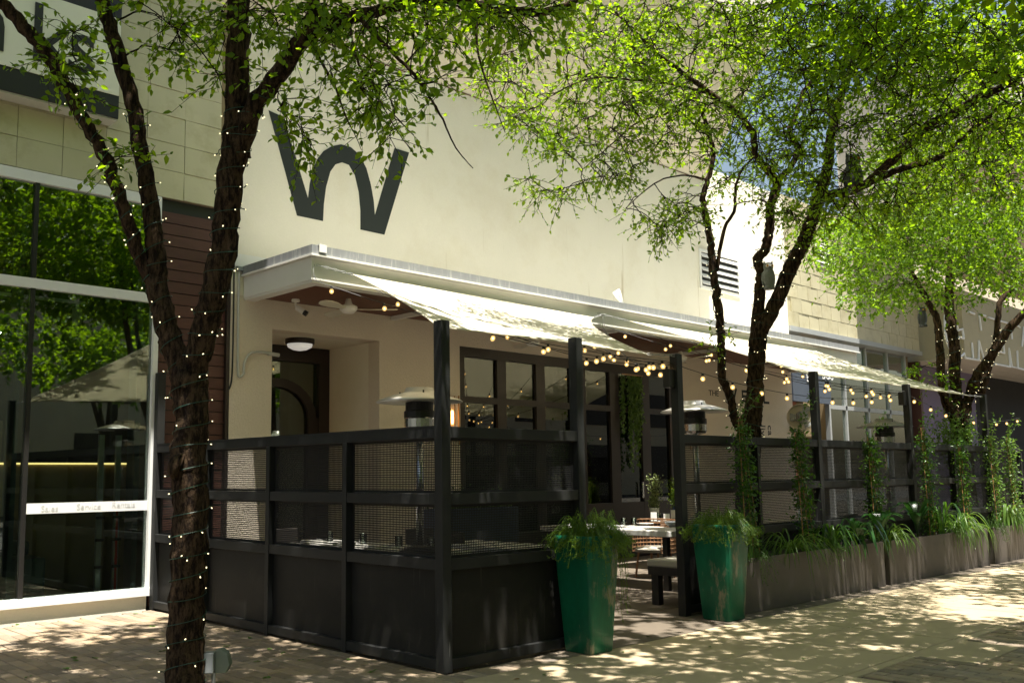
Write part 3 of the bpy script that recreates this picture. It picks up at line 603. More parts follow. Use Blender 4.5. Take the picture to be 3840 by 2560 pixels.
chain(s1, (1.20, 3.44, 3.84), (1.62, 3.30, 3.76)); chain(s1, (6.05, 3.36, 3.74), (6.4, 3.44, 3.84), 6); chain(s1, (3.38, .52, 2.70), (3.66, .34, 2.69), 5); MB().tube([(.16, .20, 2.63), (.07, .07, 2.60)], .006, 6).build('cable', 'rope', s1)
s2 = sail('shade_sail', 'cream shade sail over the far half of the patio, behind the second tree', (6.85, 3.30, 3.76), (6.80, .52, 2.72), (12.5, .5, 2.72), (12.95, 3.36, 3.80), (.06, .05, .12, .03), 'shade sails')
chain(s2, (6.25, 3.44, 3.84), (6.85, 3.30, 3.76), 10); chain(s2, (12.5, .5, 2.72), (12.8, .36, 2.70), 5); chain(s2, (12.95, 3.36, 3.80), (13.1, 3.44, 3.84), 3); MB().tube([(6.80, .52, 2.72), (6.75, .42, 2.70)], .006, 6).build('cable', 'rope', s2)

# ================================================================== strings of round bulbs
gm = MB().lathe((0, 0, -.060), [(.0, -.028), (.013, -.025), (.022, -.016), (.0265, 0), (.023, .015), (.013, .025), (.011, .029)], 12).mesh('bulb'); gm.materials.append(MATS['bulb_glass']); gm.polygons.foreach_set('use_smooth', np.ones(len(gm.polygons), bool))
sm = MB().lathe((0, 0, -.034), [(.010, 0), (.014, .004), (.014, .030), (.008, .038)], 8).mesh('socket'); sm.materials.append(MATS['black_rubber'])
cm = MB().lathe((0, 0, -.062), [(.0, -.011), (.008, -.006), (.009, .003), (.004, .011)], 8).mesh('filament'); cm.materials.append(MATS['bulb_core'])
def light_string(label, p0, p1, sag=.25, first=.25, step=.62, group='globe bulb strings over the patio'):
    p0, p1 = V(*p0), V(*p1); n = 28; s = np.linspace(0, 1, n); P = p0+np.outer(s, p1-p0); P[:, 2] -= sag*4*s*(1-s)
    t = thing('light_string', label, 'string lights', tuple(p0), group)
    MB().tube(P, .0042, 5).build('cable', 'black_rubber', t)
    d = np.concatenate([[0], np.cumsum(np.linalg.norm(np.diff(P, axis=0), axis=1))]); a = first
    while a < d[-1]-.06:
        c = [np.interp(a, d, P[:, i]) for i in range(3)]
        b = inst('bulb', gm, t, c, (random.gauss(0, .09), random.gauss(0, .09), 0))
        for nm, me in (('socket', sm), ('filament', cm)):
            q = bpy.data.objects.new(nm, me); COL.objects.link(q); q.parent = b; BASE[q.name] = V(*c)
        a += step*random.uniform(.96, 1.04)
E3 = (3.62, .36, 2.62); E5 = (9.56, .36, 2.62)
for k, (x, l) in enumerate(((1.17, 'from the near canopy corner to the post left of the planters'), (2.05, 'from the canopy front, second from the corner, to the entrance post'), (3.3, 'third along the canopy, from behind the near sail'),
                            (4.5, 'fourth along the canopy, from behind the near sail'), (5.6, 'fifth along the canopy, from behind the near sail'), (6.35, 'from the gap between the sails to the entrance post'))):
    light_string('globe bulb string '+l, (x, 3.44, 3.66), (E3[0], E3[1], E3[2]-.012*k), .13+.05*(k % 3), .22+.09*k)
for k, (x, l) in enumerate(((6.45, 'from the gap between the sails to the far middle post'), (7.5, 'second along the far sail to the far middle post'), (8.6, 'third along the far sail to the far middle post'), (9.8, 'fourth along the far sail to the far middle post'), (11.0, 'fifth along the far sail to the far middle post'))):
    light_string('globe bulb string '+l, (x, 3.44, 3.66), (E5[0], E5[1], E5[2]-.012*k), .15+.05*(k % 3), .3+.08*k)
light_string('string of lit globe bulbs stretched level from the entrance post to the far middle post', (3.74, .40, 2.60), (9.55, .42, 2.58), .18, .5)
light_string('string of lit globe bulbs stretched level past the farthest post', (9.68, .40, 2.60), (17.5, 1.2, 2.55), .22, .4, .9)
for e, (a, l) in enumerate((((1.17, 3.43, 3.84), 'near corner'), ((6.38, 3.43, 3.84), 'gap between the sails'))): 
    q = tag(MB().tube(spline([a, (a[0]-.02, 3.43, 3.75), (a[0]+.03, 3.435, 3.66)], 4), .004, 5).build('fascia_string', 'rope', None), 'thin grey cord hanging on the white fascia at the '+l, 'cord', 'cords on the fascia')

# ================================================================== heaters, fans, fixtures
def heater(label, x, y, h=2.27, top='hood_alu'):
    t = thing('patio_heater', label, 'heater', (x, y, 0), 'mushroom patio heaters')
    MB().lathe((x, y, 0), [(.23, 0), (.23, .05), (.22, .08), (.2, .75), (.06, .8)], 24).build('base', 'black_metal', t, smooth=False)
    MB().lathe((x, y, .8), [(.034, 0), (.034, h-.8-.42)], 12).build('pole', 'chrome', t, smooth=True)
    MB().lathe((x, y, h-.43), [(.05, 0), (.13, .02), (.145, .05), (.145, .13), (.15, .14)], 20).build('burner', 'chrome', t)
    MB().lathe((x, y, h-.289), [(.15, 0), (.15, .06), (.135, .07), (.135, .16), (.06, .20)], 20).build('emitter', 'black_metal', t)
    MB().lathe((x, y, h-.14), [(.42, 0), (.424, .004), (.40, .02), (.27, .065), (.15, .095), (.13, .14), (.02, .148)], 36).build('hood', top, t, smooth=True)
    for a in range(3): MB().tube([(x+.2*math.cos(a*2.1), y+.2*math.sin(a*2.1), h-.06), (x+.2*math.cos(a*2.1), y+.2*math.sin(a*2.1), h-.035)], .008, 6).build('bolt', 'black_metal', t)
heater('patio heater with silver hood just behind the corner post', 1.15, 1.6, 2.30)
heater('patio heater with pale hood between the entrance post and the second tree', 5.55, 1.38, 2.36)
heater('patio heater with dark hood in front of the far green glass', 10.75, 1.2, 2.30, 'elec_grey')
def ceiling_fan(label, x, y, a0, z=3.5):
    t = thing('ceiling_fan', label, 'fan', (x, y, z), 'white fans under the canopy')
    MB().lathe((x, y, z-.06), [(.0, 0), (.07, .01), (.11, .05), (.11, .09), (.05, .12), (.03, .19)], 20).build('motor', 'paint_white', t, smooth=True)
    for k in range(3):
        a = a0+k*2.094; d = V(math.cos(a), math.sin(a), 0); n = V(-d[1], d[0], 0); pr_ = [(.10, .03), (.2, .05), (.36, .085), (.5, .09), (.58, .06), (.61, .0)]
        L1 = [V(x, y, z)+d*r+n*w_+V(0, 0, w_*.2) for r, w_ in pr_]; L2 = [V(x, y, z)+d*r-n*w_*.7+V(0, 0, -w_*.2) for r, w_ in pr_[:-1]]
        MB().prism(L1+L2[::-1], (0, 0, -.008)).build('blade', 'fan_cream', t)
ceiling_fan('white ceiling fan under the canopy above the near entrance recess', 2.05, 3.98, 3.5)
ceiling_fan('white ceiling fan under the canopy above the first window lights', 5.75, 4.3, 1.2, 3.44)
ceiling_fan('white ceiling fan under the canopy beyond the entrance post', 9.3, 4.05, .5, 3.44)
sc = thing('security_camera', 'small white bullet camera under the canopy soffit', 'camera', (1.75, 4.7, 3.69))
MB().lathe((1.75, 4.7, 3.655), [(.05, 0), (.055, .01), (.05, .034)], 16).build('mount', 'paint_white', sc); MB().tube([(1.75, 4.7, 3.655), (1.75, 4.69, 3.6), (1.77, 4.66, 3.57)], .014, 8).build('arm', 'paint_white', sc)
MB().lathe((1.77, 4.67, 3.57), [(.02, -.03), (.036, -.02), (.036, .09)], 14, (.55, -.6, -.55)).build('body', 'paint_white', sc); MB().lathe((1.77+.0507, 4.67-.0553, 3.57-.0507), [(.034, 0), (.036, .045), (.025, .05)], 14, (.55, -.6, -.55)).build('lens_hood', 'black_metal', sc)
dl = thing('ceiling_light', 'round white dome light on the ceiling of the entrance recess', 'light', (2.35, 5.5, 3.32))
MB().lathe((2.35, 5.5, 3.25), [(.19, 0), (.2, .01), (.2, .069)], 28).build('ring', 'frame_brown', dl); MB().lathe((2.35, 5.5, 3.16), [(.02, 0), (.1, .015), (.165, .05), (.175, .089)], 28).build('diffuser', 'dome', dl, smooth=True)
cp = thing('conduit_pipe', 'pale conduit running down the stucco and bending to the recess', 'pipe', (1.08, 4.9, 3.4))
MB().tube(spline([(1.07, 4.93, 4.0), (1.07, 4.93, 3.4), (1.08, 4.93, 2.76), (1.11, 4.93, 2.68), (1.16, 4.93, 2.72)], 6), .016, 8).build('riser', 'conduit', cp, smooth=True)
MB().tube(spline([(1.16, 4.93, 2.72), (1.17, 4.93, 2.86), (1.25, 4.93, 2.98), (1.40, 4.93, 3.005), (1.56, 4.93, 3.0)], 6), .016, 8).build('bend', 'conduit', cp, smooth=True)
MB().tube([(1.50, 4.93, 3.0), (1.66, 4.93, 2.99)], .024, 8).build('fitting', 'conduit', cp); box('junction', 'elec_grey', cp, 1.03, 4.90, 4.0, 1.15, 4.949, 4.05)
tag(MB().tube(spline([(1.00, 4.935, 4.1), (1.005, 4.935, 3.4), (1.0, 4.935, 2.7), (.965, 4.935, 2.52)], 6), .010, 6).build('wall_cable', 'black_rubber', None), 'black cable hanging down the edge of the stucco wall', 'cable')
def floodlight(label, x, z=4.06):
    t = thing('flood_lamp', label, 'lamp', (x, 3.6, z), 'small floodlights on the canopy roof'); d = nrm((-.35, .25, .8)); c = V(x, 3.55, z)
    MB().lathe(c+V(0, 0, -.031), [(.05, 0), (.05, .02), (.02, .03), (.015, .07)], 12).build('foot', 'conduit', t); MB().lathe(c+V(0, 0, .05), [(.02, -.03), (.03, .03), (.05, .1), (.062, .2), (.05, .2)], 14, d).build('lamp_head', 'frame_white', t, smooth=True)
floodlight('white floodlight on the canopy roof between the sails', 7.0); floodlight('small floodlight on the canopy roof behind the second tree', 11.0)
hk = thing('roof_bracket', 'white metal strap bracket hooked over the near canopy corner', 'bracket', (1.24, 3.4, 4.06))
MB().box(1.20, 3.388, 4.061, 1.30, 3.9, 4.072).box(1.20, 3.380, 3.98, 1.30, 3.3875, 4.072).build('strap', 'paint_white', hk)
ws = thing('wall_lamp', 'round grey wall lamp on the dark red slats behind the tree fork', 'lamp', (.60, 4.95, 3.0))
MB().lathe((.60, 5.004, 3.02), [(.075, 0), (.075, .03), (.05, .05), (.05, .10), (.02, .11)], 16, (0, -1, 0)).build('body', 'frame_grey', ws)
for k, (x, l) in enumerate(((4.62, 'slim lit wall lantern left of the first restaurant window'), (10.95, 'slim lit wall lantern beyond the entrance post under the wall lettering'))):
    t = thing('wall_lantern', l, 'lamp', (x, WY-.05, 2.2), 'slim wall lanterns')
    m_ = MB()
    for a, b in ((-.09, -.10), (.09, -.10), (-.09, -.004), (.09, -.004)): m_.box(x+a-.008, WY+b-.008, 1.9, x+a+.008, WY+min(b+.008, -.003), 2.62)
    m_.build('cage', 'bamboo', t); box('back_plate', 'stucco_patio', t, x-.08, WY-.0115, 1.91, x+.08, WY-.0025, 2.61); MB().lathe((x, WY-.055, 2.2), [(.012, 0), (.016, .05), (.016, .18), (.01, .2)], 8).build('glowing_tube', 'amber', t)
eb = thing('hanging_bulb', 'amber bulb glowing in the dark entrance doorway', 'lamp', (1.9, 5.9, 1.95)); MB().lathe((1.9, 5.9, 2.02), [(.005, -.06), (.03, -.03), (.03, .03), (.012, .07)], 10).build('bulb', 'amber', eb); MB().tube([(1.9, 5.9, 2.085), (1.9, 5.9, 3.318)], .004, 4).build('cord', 'black_rubber', eb)
wf = thing('wall_fan', 'round cream cage fan at the end of the restaurant wall', 'fan', (15.0, 4.6, 2.7)); fc_ = onY(3008, 1562, 3.9); fa = nrm((-.75, -.62, .1))
m_ = MB(); uu = nrm(np.cross(fa, (0, 0, 1))); ww = np.cross(uu, fa); R_ = .26
for k in range(1, 14, 2): m_.tube([fc_+(uu*math.cos(t)+ww*math.sin(t))*R_*(k+1)/14+fa*(.09*(1-((k+1)/14)**2)) for t in np.linspace(0, 2*math.pi, 25)], .003, 4, cap=False)
m_.build('cage', 'fan_cream', wf)
MB().lathe(fc_-fa*.16, [(.26, 0), (.275, .02), (.275, .12), (.258, .13), (.255, .02)], 30, fa).build('drum', 'fan_cream', wf); MB().lathe(fc_-fa*.10, [(.12, 0), (.12, .1), (.06, .17)], 14, fa).build('motor', 'elec_grey', wf)
for k in range(3):
    a = k*2.1; d = uu*math.cos(a)+ww*math.sin(a); n = uu*-math.sin(a)+ww*math.cos(a); MB().prism([fc_+d*.07-n*.04, fc_+d*.23-n*.09, fc_+d*.23+n*.08, fc_+d*.07+n*.03], -fa*.01).build('blade', 'elec_grey', wf)
MB().tube(spline([fc_-fa*.15, fc_-fa*.3+V(0, 0, -.1), (14.85, WY-.02, fc_[2]-.15)], 5), .025, 8).build('arm', 'black_metal', wf); MB().lathe((14.85, WY-.06, fc_[2]-.15), [(.1, 0), (.1, .055)], 12, (0, 1, 0)).build('wall_plate', 'black_metal', wf)
sp = onZ(800, 2575); SPX = thing('outlet_box', 'weathered grey-green outdoor outlet box beside the wrapped trunk', 'outlet', (sp[0], sp[1], 0))
MB().tube([(sp[0], sp[1], 0), (sp[0], sp[1], .10)], .016, 8).build('stake', 'elec_grey', SPX); ex, ey = nrm((.75, -.66, 0)), nrm((.66, .75, 0))
MB().obox(V(sp[0], sp[1], .17)-ex*.03, ex*.035, ey*.045, V(0, 0, .07)).build('housing', 'elec_grey', SPX, bevel=.006)
q = V(sp[0], sp[1], .09)+ex*.006; MB().prism([q, q+ex*.08+V(0, 0, .005), q+ex*.105+V(0, 0, .06), q+ex*.085+V(0, 0, .135), q+ex*.045+V(0, 0, .165), q+V(0, 0, .16)], ey*.10).build('cover', 'elec_green', SPX, bevel=.008)

# ================================================================== furniture in the patio
def table(label, xa, ya, xb, yb, h=.74, top='table_top', gp='white dining tables'):
    t = thing('dining_table', label, 'table', ((xa+xb)/2, (ya+yb)/2, 0), gp); box('top', top, t, xa, ya, h-.07, xb, yb, h, bevel=.008)
    for x in (xa+.12, xb-.18):
        for y in (ya+.12, yb-.18): box('leg', 'table_dark', t, x, y, 0, x+.07, y+.07, h-.0705)
    return t
table('white-topped dining table seen through the entrance gap', 5.16, 1.55, 6.0, 3.7)
table('white-topped dining table behind the mesh of the side fence', .85, 1.35, 1.6, 3.6); table('white-topped dining table behind the mesh near the corner post', 1.95, .75, 2.6, 2.4)
table('white-topped dining table behind the planter fence mesh', 7.2, 1.3, 8.9, 2.1)
def chair(label, x, y, a, m='table_dark', gp='dark dining chairs'):
    t = thing('dining_chair', label, 'chair', (x, y, 0), gp); d = V(math.cos(a), math.sin(a), 0); n = V(-d[1], d[0], 0); c = V(x, y, 0)
    MB().obox(c+V(0, 0, .44), d*.21, n*.21, V(0, 0, .025)).build('seat', m, t, bevel=.01); MB().obox(c-d*.2+V(0, 0, .68), d*.018, n*.20, V(0, 0, .18)).build('backrest', m, t, bevel=.01)
    for i in (-1, 1):
        for j in (-1, 1): MB().obox(c+d*.18*i+n*.18*j+V(0, 0, .2075), d*.015, n*.015, V(0, 0, .2075)).build('leg', 'table_dark', t)
        MB().obox(c-d*.19+n*.17*i+V(0, 0, .482), d*.012, n*.014, V(0, 0, .017)).build('back_post', 'table_dark', t)
for l, x, y, a in (('dark chair behind the side fence nearest the corner', .62, 1.0, 1.2), ('dark chair behind the side fence at the far end of the table', 1.25, 3.95, -1.57), ('dark chair right of the table behind the side fence', 1.9, 2.2, 3.1), ('dark chair at the far end of the corner table', 2.3, 2.75, -1.57), ('dark chair behind the planter fence mesh, nearer one', 7.5, .95, 1.57), ('dark chair behind the planter fence mesh, farther one', 8.4, .95, 1.57)): chair(l, x, y, a)
bn = thing('bench', 'dark wooden bench with grey cushion inside the entrance', 'bench', (4.5, .9, 0)); MB().box(4.12, .62, .42, 5.1, 1.15, .50).build('cushion', 'cushion', bn, bevel=.02); box('seat_frame', 'table_dark', bn, 4.13, .63, .33, 5.09, 1.14, .4195)
for x in (4.15, 4.98):
    for y in (.65, 1.02): box('leg', 'table_dark', bn, x, y, 0, x+.09, y+.09, .3295)
box('stretcher', 'table_dark', bn, 4.241, .68, .05, 4.979, .72, .12)
wk = thing('wicker_chair', 'brown woven wicker tub chair behind the white table', 'chair', (6.45, 2.7, 0)); c = V(6.45, 2.7, 0)
m_ = MB()
for z in np.arange(.36, .80, .055): m_.tube([c+V(.3*math.cos(t), .3*math.sin(t), z) for t in np.linspace(-2.2, 2.2, 20)], .009, 5)
for t in np.linspace(-2.2, 2.2, 26): m_.tube([c+V(.3*math.cos(t), .3*math.sin(t), .36), c+V(.305*math.cos(t), .305*math.sin(t), .80)], .006, 4)
m_.build('woven_back', 'wicker', wk); MB().lathe(c+V(0, 0, .36), [(.27, 0), (.28, .04), (.2, .07)], 20).build('seat', 'cushion', wk)
for t in (.8, 2.3, -.8, -2.3): MB().tube([c+V(.22*math.cos(t), .22*math.sin(t), .36), c+V(.27*math.cos(t), .27*math.sin(t), 0)], .016, 6).build('leg', 'wicker', wk)
bt = thing('planter_booth', 'dark box planter with leafy top behind the side fence mesh', 'planter', (3.3, 3.2, 0)); box('box', 'navy', bt, 2.7, 3.1, 0, 4.1, 3.4, 1.05, bevel=.01)
rd = thing('red_cushion', 'red cushion showing through the mesh above the second pot', 'cushion', (4.75, .8, .5)); MB().rings([rsq((4.75, .85), h, z) for h, z in ((.12, .502), (.2, .55), (.2, .78), (.1, .83))]).build('cover', 'red_cloth', rd, smooth=True)
def at_table(px, py): return onZ(px, py, .74)
GL = [('short clear tumbler at the near end of the white table', (2340, 1968)), ('short clear tumbler beside the plates on the white table', (2378, 1968)), ('clear tumbler near the plant on the white table', (2470, 1945))]
for l, p in GL:
    q = at_table(*p); tag(MB().lathe((q[0], q[1], .741), [(.03, 0), (.036, .005), (.04, .10), (.037, .10), (.033, .012)], 16).build('tumbler', 'glass_clear', None, smooth=True), l, 'glass', 'glasses on the white table')
for k, (l, p, r) in enumerate((('white plate at the near left end of the white table', (2325, 1975), .12), ('white plate under the napkin on the white table', (2420, 1966), .12), ('white plate at the far middle of the white table', (2490, 1957), .12), ('white plate at the far right of the white table', (2530, 1958), .12))):
    q = at_table(*p); tag(MB().lathe((q[0], q[1], .741), [(.07, 0), (.075, .004), (r, .016), (r, .02), (.07, .008)], 24).build('plate', 'china', None, smooth=True), l, 'plate', 'plates on the white table')
q = at_table(2525, 1975); tag(MB().lathe((q[0], q[1], .741), [(.05, 0), (.10, .04), (.12, .07), (.115, .07), (.05, .012)], 20).build('bowl', 'elec_grey', None, smooth=True), 'grey bowl at the right end of the white table', 'bowl')
for l, p, h in (('folded white menu card left of the table plant', (2452, 1953), .13), ('folded white menu card right of the table plant', (2500, 1953), .11), ('tall white menu card by the dark blue vase', (2527, 1942), .13)):
    q = at_table(*p); d = nrm((.73, -.68, 0)); tag(MB().obox((q[0], q[1], .741+h/2), d*.045, np.cross(d, (0, 0, 1))*.01, (0, 0, h/2)).build('menu_card', 'napkin', None), l, 'menu card', 'menu cards on the white table')
for k, (y, l) in enumerate(((1.6, 'nearest the corner'), (2.1, 'second from the corner'), (2.7, 'third from the corner'), (3.3, 'farthest from the corner'))):
    tag(MB().box(1.0, y, .741, 1.22, y+.12, .775).build('napkin', 'napkin', None, bevel=.006), 'folded white napkin on the side fence table, '+l, 'napkin', 'napkins on the side table')
    tag(MB().lathe((1.38, y+.1, .741), [(.03, 0), (.038, .005), (.04, .11), (.036, .11), (.033, .01)], 14).build('tumbler', 'glass_clear', None, smooth=True), 'clear tumbler on the side fence table, '+l, 'glass', 'glasses on the side table')
# decoy owls
def owl(label, p, h, body, face, turn, lean=0.):
    t = thing('owl_decoy', label, 'owl', tuple(p), 'plastic owls hung in the trees'); p = V(*p); k = h/.4; d = V(math.cos(turn), math.sin(turn), 0); n = V(-d[1], d[0], 0)
    MB().lathe(p, [(.075*k, 0), (.08*k, .02*k), (.068*k, .045*k), (.06*k, .06*k), (.08*k, .12*k), (.088*k, .19*k), (.076*k, .26*k), (.062*k, .29*k), (.070*k, .32*k), (.068*k, .36*k), (.046*k, .39*k), (.01*k, .4*k)], 18).build('body', body, t, smooth=True)
    for s in (-1, 1):
        MB().tube([p+n*s*.05*k+V(0, 0, .375*k), p+n*s*.062*k+V(0, 0, .425*k)], [.02*k, .003*k], 6).build('ear_tuft', body, t)
        MB().lathe(p+d*.056*k+n*s*.03*k+V(0, 0, .34*k), [(.028*k, 0), (.026*k, .012*k)], 12, d+n*s*.3).build('eye_ring', face, t); MB().lathe(p+d*.0665*k+n*s*.0335*k+V(0, 0, .34*k), [(.016*k, 0), (.012*k, .012*k)], 10, d+n*s*.3).build('eye', 'owl_eye', t)
        MB().lathe(p+n*s*.078*k-d*.02*k+V(0, 0, .05*k), [(.004*k, 0), (.02*k, .04*k), (.034*k, .12*k), (.03*k, .19*k), (.008*k, .225*k)], 10, V(0, 0, 1)-n*s*.08).build('wing', body, t, smooth=True)
    MB().tube([p+d*.066*k+V(0, 0, .328*k), p+d*.088*k+V(0, 0, .305*k)], [.012*k, .003*k], 6).build('beak', 'black_metal', t)
    return t
# ================================================================== trees
def inpoly(pt, poly):
    x, y = pt; r = False; n = len(poly)
    for i in range(n):
        x1, y1 = poly[i]; x2, y2 = poly[i-1]
        if (y1 > y) != (y2 > y) and x < (x2-x1)*(y-y1)/(y2-y1)+x1: r = not r
    return r
K = 3840/2352.
def sample_poly(poly, n, d0, d1, pw=1.):
    """points spread through the part of a crown that the photograph shows inside this outline"""
    xs, ys = [p[0] for p in poly], [p[1] for p in poly]; out = []
    while len(out) < n:
        u, v = random.uniform(min(xs), max(xs)), min(ys)+(max(ys)-min(ys))*random.random()**pw
        if inpoly((u, v), poly): out.append(atd(u*K, v*K, random.uniform(d0, d1)))
    return out
def tree(name, label, stems, clusters, leafm, base, leaf=(.042, .022), nsub=6, nleaf=9, sub=(.18, .42), minz=2.8, jit=.05, droop=.25, group=None, nv=6, sides=10, twigr=.004, keep=None):
    t = thing(name, label, 'tree', tuple(base), group)
    tr = MB(); nodes = []; nrad = []
    for st in stems:
        a = np.array(st, float); p = spline(a[:, :3], 6); r = np.interp(np.linspace(0, len(a)-1, len(p)), np.arange(len(a)), a[:, 3])
        p = p+rng.normal(0, .006, p.shape)*np.minimum(1, r[:, None]/.03)
        tr.tube(p, r, sides if r[0] > .05 else 7, jit)
        for q, rr in zip(p, r):
            if q[2] > minz: nodes.append(q); nrad.append(rr)
    tr.build('trunk', 'bark', t, smooth=True)
    nodes = np.array(nodes); nrad = np.array(nrad); tw = MB(); LP, LD, LN = [], [], []
    C_ = [np.array(c[:3]) for c in clusters]; SC = [c[3] if len(c) > 3 else 1. for c in clusters]; LS = []; d = [np.min(np.linalg.norm(nodes-c, axis=1)) for c in C_]
    NA = np.zeros((len(nodes)+len(C_)*8, 3)); NA[:len(nodes)] = nodes; RA = np.zeros(len(NA)); RA[:len(nodes)] = nrad; cnt = len(nodes)
    for i in np.argsort(d):
        c = C_[i]; j = int(np.argmin(np.linalg.norm(NA[:cnt]-c, axis=1)+.25*np.maximum(0, NA[:cnt, 2]-c[2]))); s = NA[j]; L_ = np.linalg.norm(c-s)
        if L_ > .06:
            m = (s+c)/2+rng.normal(0, .10*L_, 3)+V(0, 0, .06*L_); p = spline([s, m, c], 4); r0 = min(RA[j]*.75, .006+.007*L_); rr = np.linspace(max(r0, twigr), twigr*.8, len(p))
            p[1:-1] += rng.normal(0, .02*L_, p[1:-1].shape)*.5
            tw.tube(p, rr, 5, cap=False); k = len(p)-1
            k = min(k, 8); NA[cnt:cnt+k] = p[-k:]; RA[cnt:cnt+k] = rr[-k:]; cnt += k
            ax = nrm(p[-1]-p[-3])
        else: p = np.array([s, c]); ax = nrm(rng.normal(0, 1, 3))
        for q in range(nsub):
            d0 = nrm(ax*.5+rng.normal(0, .75, 3)*V(1, 1, .6)+V(0, 0, -droop)); ln = random.uniform(*sub); st = p[-1] if q < nsub*.6 or len(p) < 4 else p[-random.randint(2, 4)]
            e1 = st+d0*ln*.5+rng.normal(0, .02, 3); e2 = st+d0*ln+V(0, 0, -droop*.3*ln)+rng.normal(0, .03, 3); sp_ = np.array([st, e1, e2])
            tw.tube(sp_, [twigr*.7, twigr*.5, twigr*.3], 3, cap=False)
            for h in range(nleaf):
                f = .25+.8*(h+random.random()*.6)/nleaf; b = (st+(e1-st)*f*2) if f < .5 else (e1+(e2-e1)*(f-.5)*2)
                LS.append(SC[i]); LP.append(b); LD.append(nrm(d0*.6+rng.normal(0, .6, 3)+V(0, 0, -.15))); LN.append(nrm(V(0, 0, 1)+rng.normal(0, .55, 3)))
    if tw.v: tw.build('branches', 'twig', t)
    k = len(LP); s = rng.uniform(.5, 1.38, k)*np.array(LS)
    leafmesh('crown', LP, LD, LN, leaf[0]*s, leaf[1]*s, leafm, t, nv=nv)
    return t
def stem_px(pts, k=1., off=(0, 0)):
    """(x, y, depth, radius) in pixels of a view scaled by k and shifted -> world"""
    return [tuple(atd(off[0]+a*k, off[1]+b*k, d))+(r,) for a, b, d, r in pts]
def wrap(label, stems, pitch, z0, z1, nl, group='fairy light strings round the trunks'):
    """fairy light string wound round stems; lamps too small to pick apart are one part"""
    t = None; cord = MB(); lamps = MB(); stub = MB()
    for st in stems:
        a = np.array(st, float); p = spline(a[:, :3], 8); r = np.interp(np.linspace(0, len(a)-1, len(p)), np.arange(len(a)), a[:, 3]); s = np.concatenate([[0], np.cumsum(np.linalg.norm(np.diff(p, axis=0), axis=1))]); H = []
        tot = s[-1]; n = int(tot/pitch*14); ph = random.uniform(0, 6.3)
        for i in range(n):
            q = i/n*tot; c = V(*[np.interp(q, s, p[:, j]) for j in range(3)]); c2 = V(*[np.interp(min(q+.05, tot), s, p[:, j]) for j in range(3)]); rr = np.interp(q, s, r)
            if c[2] < z0 or c[2] > z1: 
                if len(H) > 3: cord.tube(H, .0035, 4)
                H = []; continue
            d = nrm(c2-c) if np.linalg.norm(c2-c) > 1e-4 else V(0, 0, 1); u = nrm(np.cross(d, (1., .3, 0))); w_ = np.cross(d, u); an = ph+q/pitch*2*math.pi+.25*math.sin(q*7)
            o = u*math.cos(an)+w_*math.sin(an); H.append(c+o*(rr*1.04+.004)+V(0, 0, .01*math.sin(q*23)))
            if random.random() < nl*pitch/14/.1:
                e = H[-1]+o*.006; dr = nrm(o*.7+rng.normal(0, .6, 3)); stub.tube([e, e+dr*.022], .0045, 5); lamps.tube([e+dr*.022, e+dr*.032], .0042, 5)
        if len(H) > 3: cord.tube(H, .0035, 4)
    t = thing('fairy_lights', label, 'string lights', tuple(stems[0][0][:3]), group)
    cord.build('cord', 'green_cord', t); stub.build('lamp_holders', 'green_cord', t, kind='stuff'); lamps.build('lamps', 'fairy', t, kind='stuff'); return t

# ---- tree 1: wrapped trunk in the left foreground (pixels of the 2352-wide view)
b1 = onZ(690, 2590)
d1 = 6.62
def T1(l): return stem_px(l, K)
trunk1 = [(b1[0], b1[1], -.05, .150), (b1[0]+.0, b1[1]+.0, .02, .137)]+T1([(428, 1450, 6.64, .126), (432, 1300, 6.68, .120), (437, 1150, 6.74, .124), (434, 1060, 6.78, .128), (440, 960, 6.84, .116), (434, 890, 6.88, .135), (430, 850, 6.9, .12)])
left1 = T1([(432, 880, 6.9, .10), (402, 810, 6.92, .088), (378, 725, 6.95, .083), (360, 650, 7.0, .08), (358, 560, 7.02, .068), (335, 400, 7.1, .060), (312, 280, 7.15, .058), (275, 140, 7.2, .056), (240, 20, 7.25, .053), (215, -90, 7.3, .05), (190, -260, 7.4, .035)])
leftb1 = T1([(365, 680, 7.0, .06), (325, 600, 6.98, .052), (285, 480, 6.9, .048), (245, 370, 6.85, .046), (195, 280, 6.8, .046), (150, 190, 6.75, .05), (95, 110, 6.7, .05), (35, 40, 6.65, .045), (-40, -40, 6.6, .04), (-140, -160, 6.5, .03)])
right1 = T1([(432, 890, 6.9, .10), (455, 810, 6.88, .098), (485, 700, 6.86, .097), (508, 600, 6.86, .096), (522, 480, 6.88, .095), (536, 360, 6.9, .10), (545, 270, 6.92, .09), (546, 120, 6.95, .085), (548, 0, 7.0, .08), (552, -150, 7.05, .07), (600, -320, 7.1, .045)])
limb1 = [tuple(atd(a, b, d))+(r,) for a, b, d, r in ((890, 590, 6.9, .085), (938, 434, 6.85, .068), (1047, 274, 6.8, .064), (1155, 134, 6.7, .062), (1219, 89, 6.65, .05), (1346, 57, 6.6, .042), (1506, 16, 6.7, .038), (1650, -12, 6.8, .034), (1857, 32, 7.0, .032), (1984, 48, 7.1, .03), (2080, 38, 7.2, .026), (2200, -20, 7.3, .02), (2350, -120, 7.4, .014))]
limb2 = [tuple(atd(a, b, d))+(r,) for a, b, d, r in ((1155, 140, 6.7, .05), (1172, 60, 6.7, .046), (1190, -60, 6.7, .04), (1300, -250, 6.5, .03))]
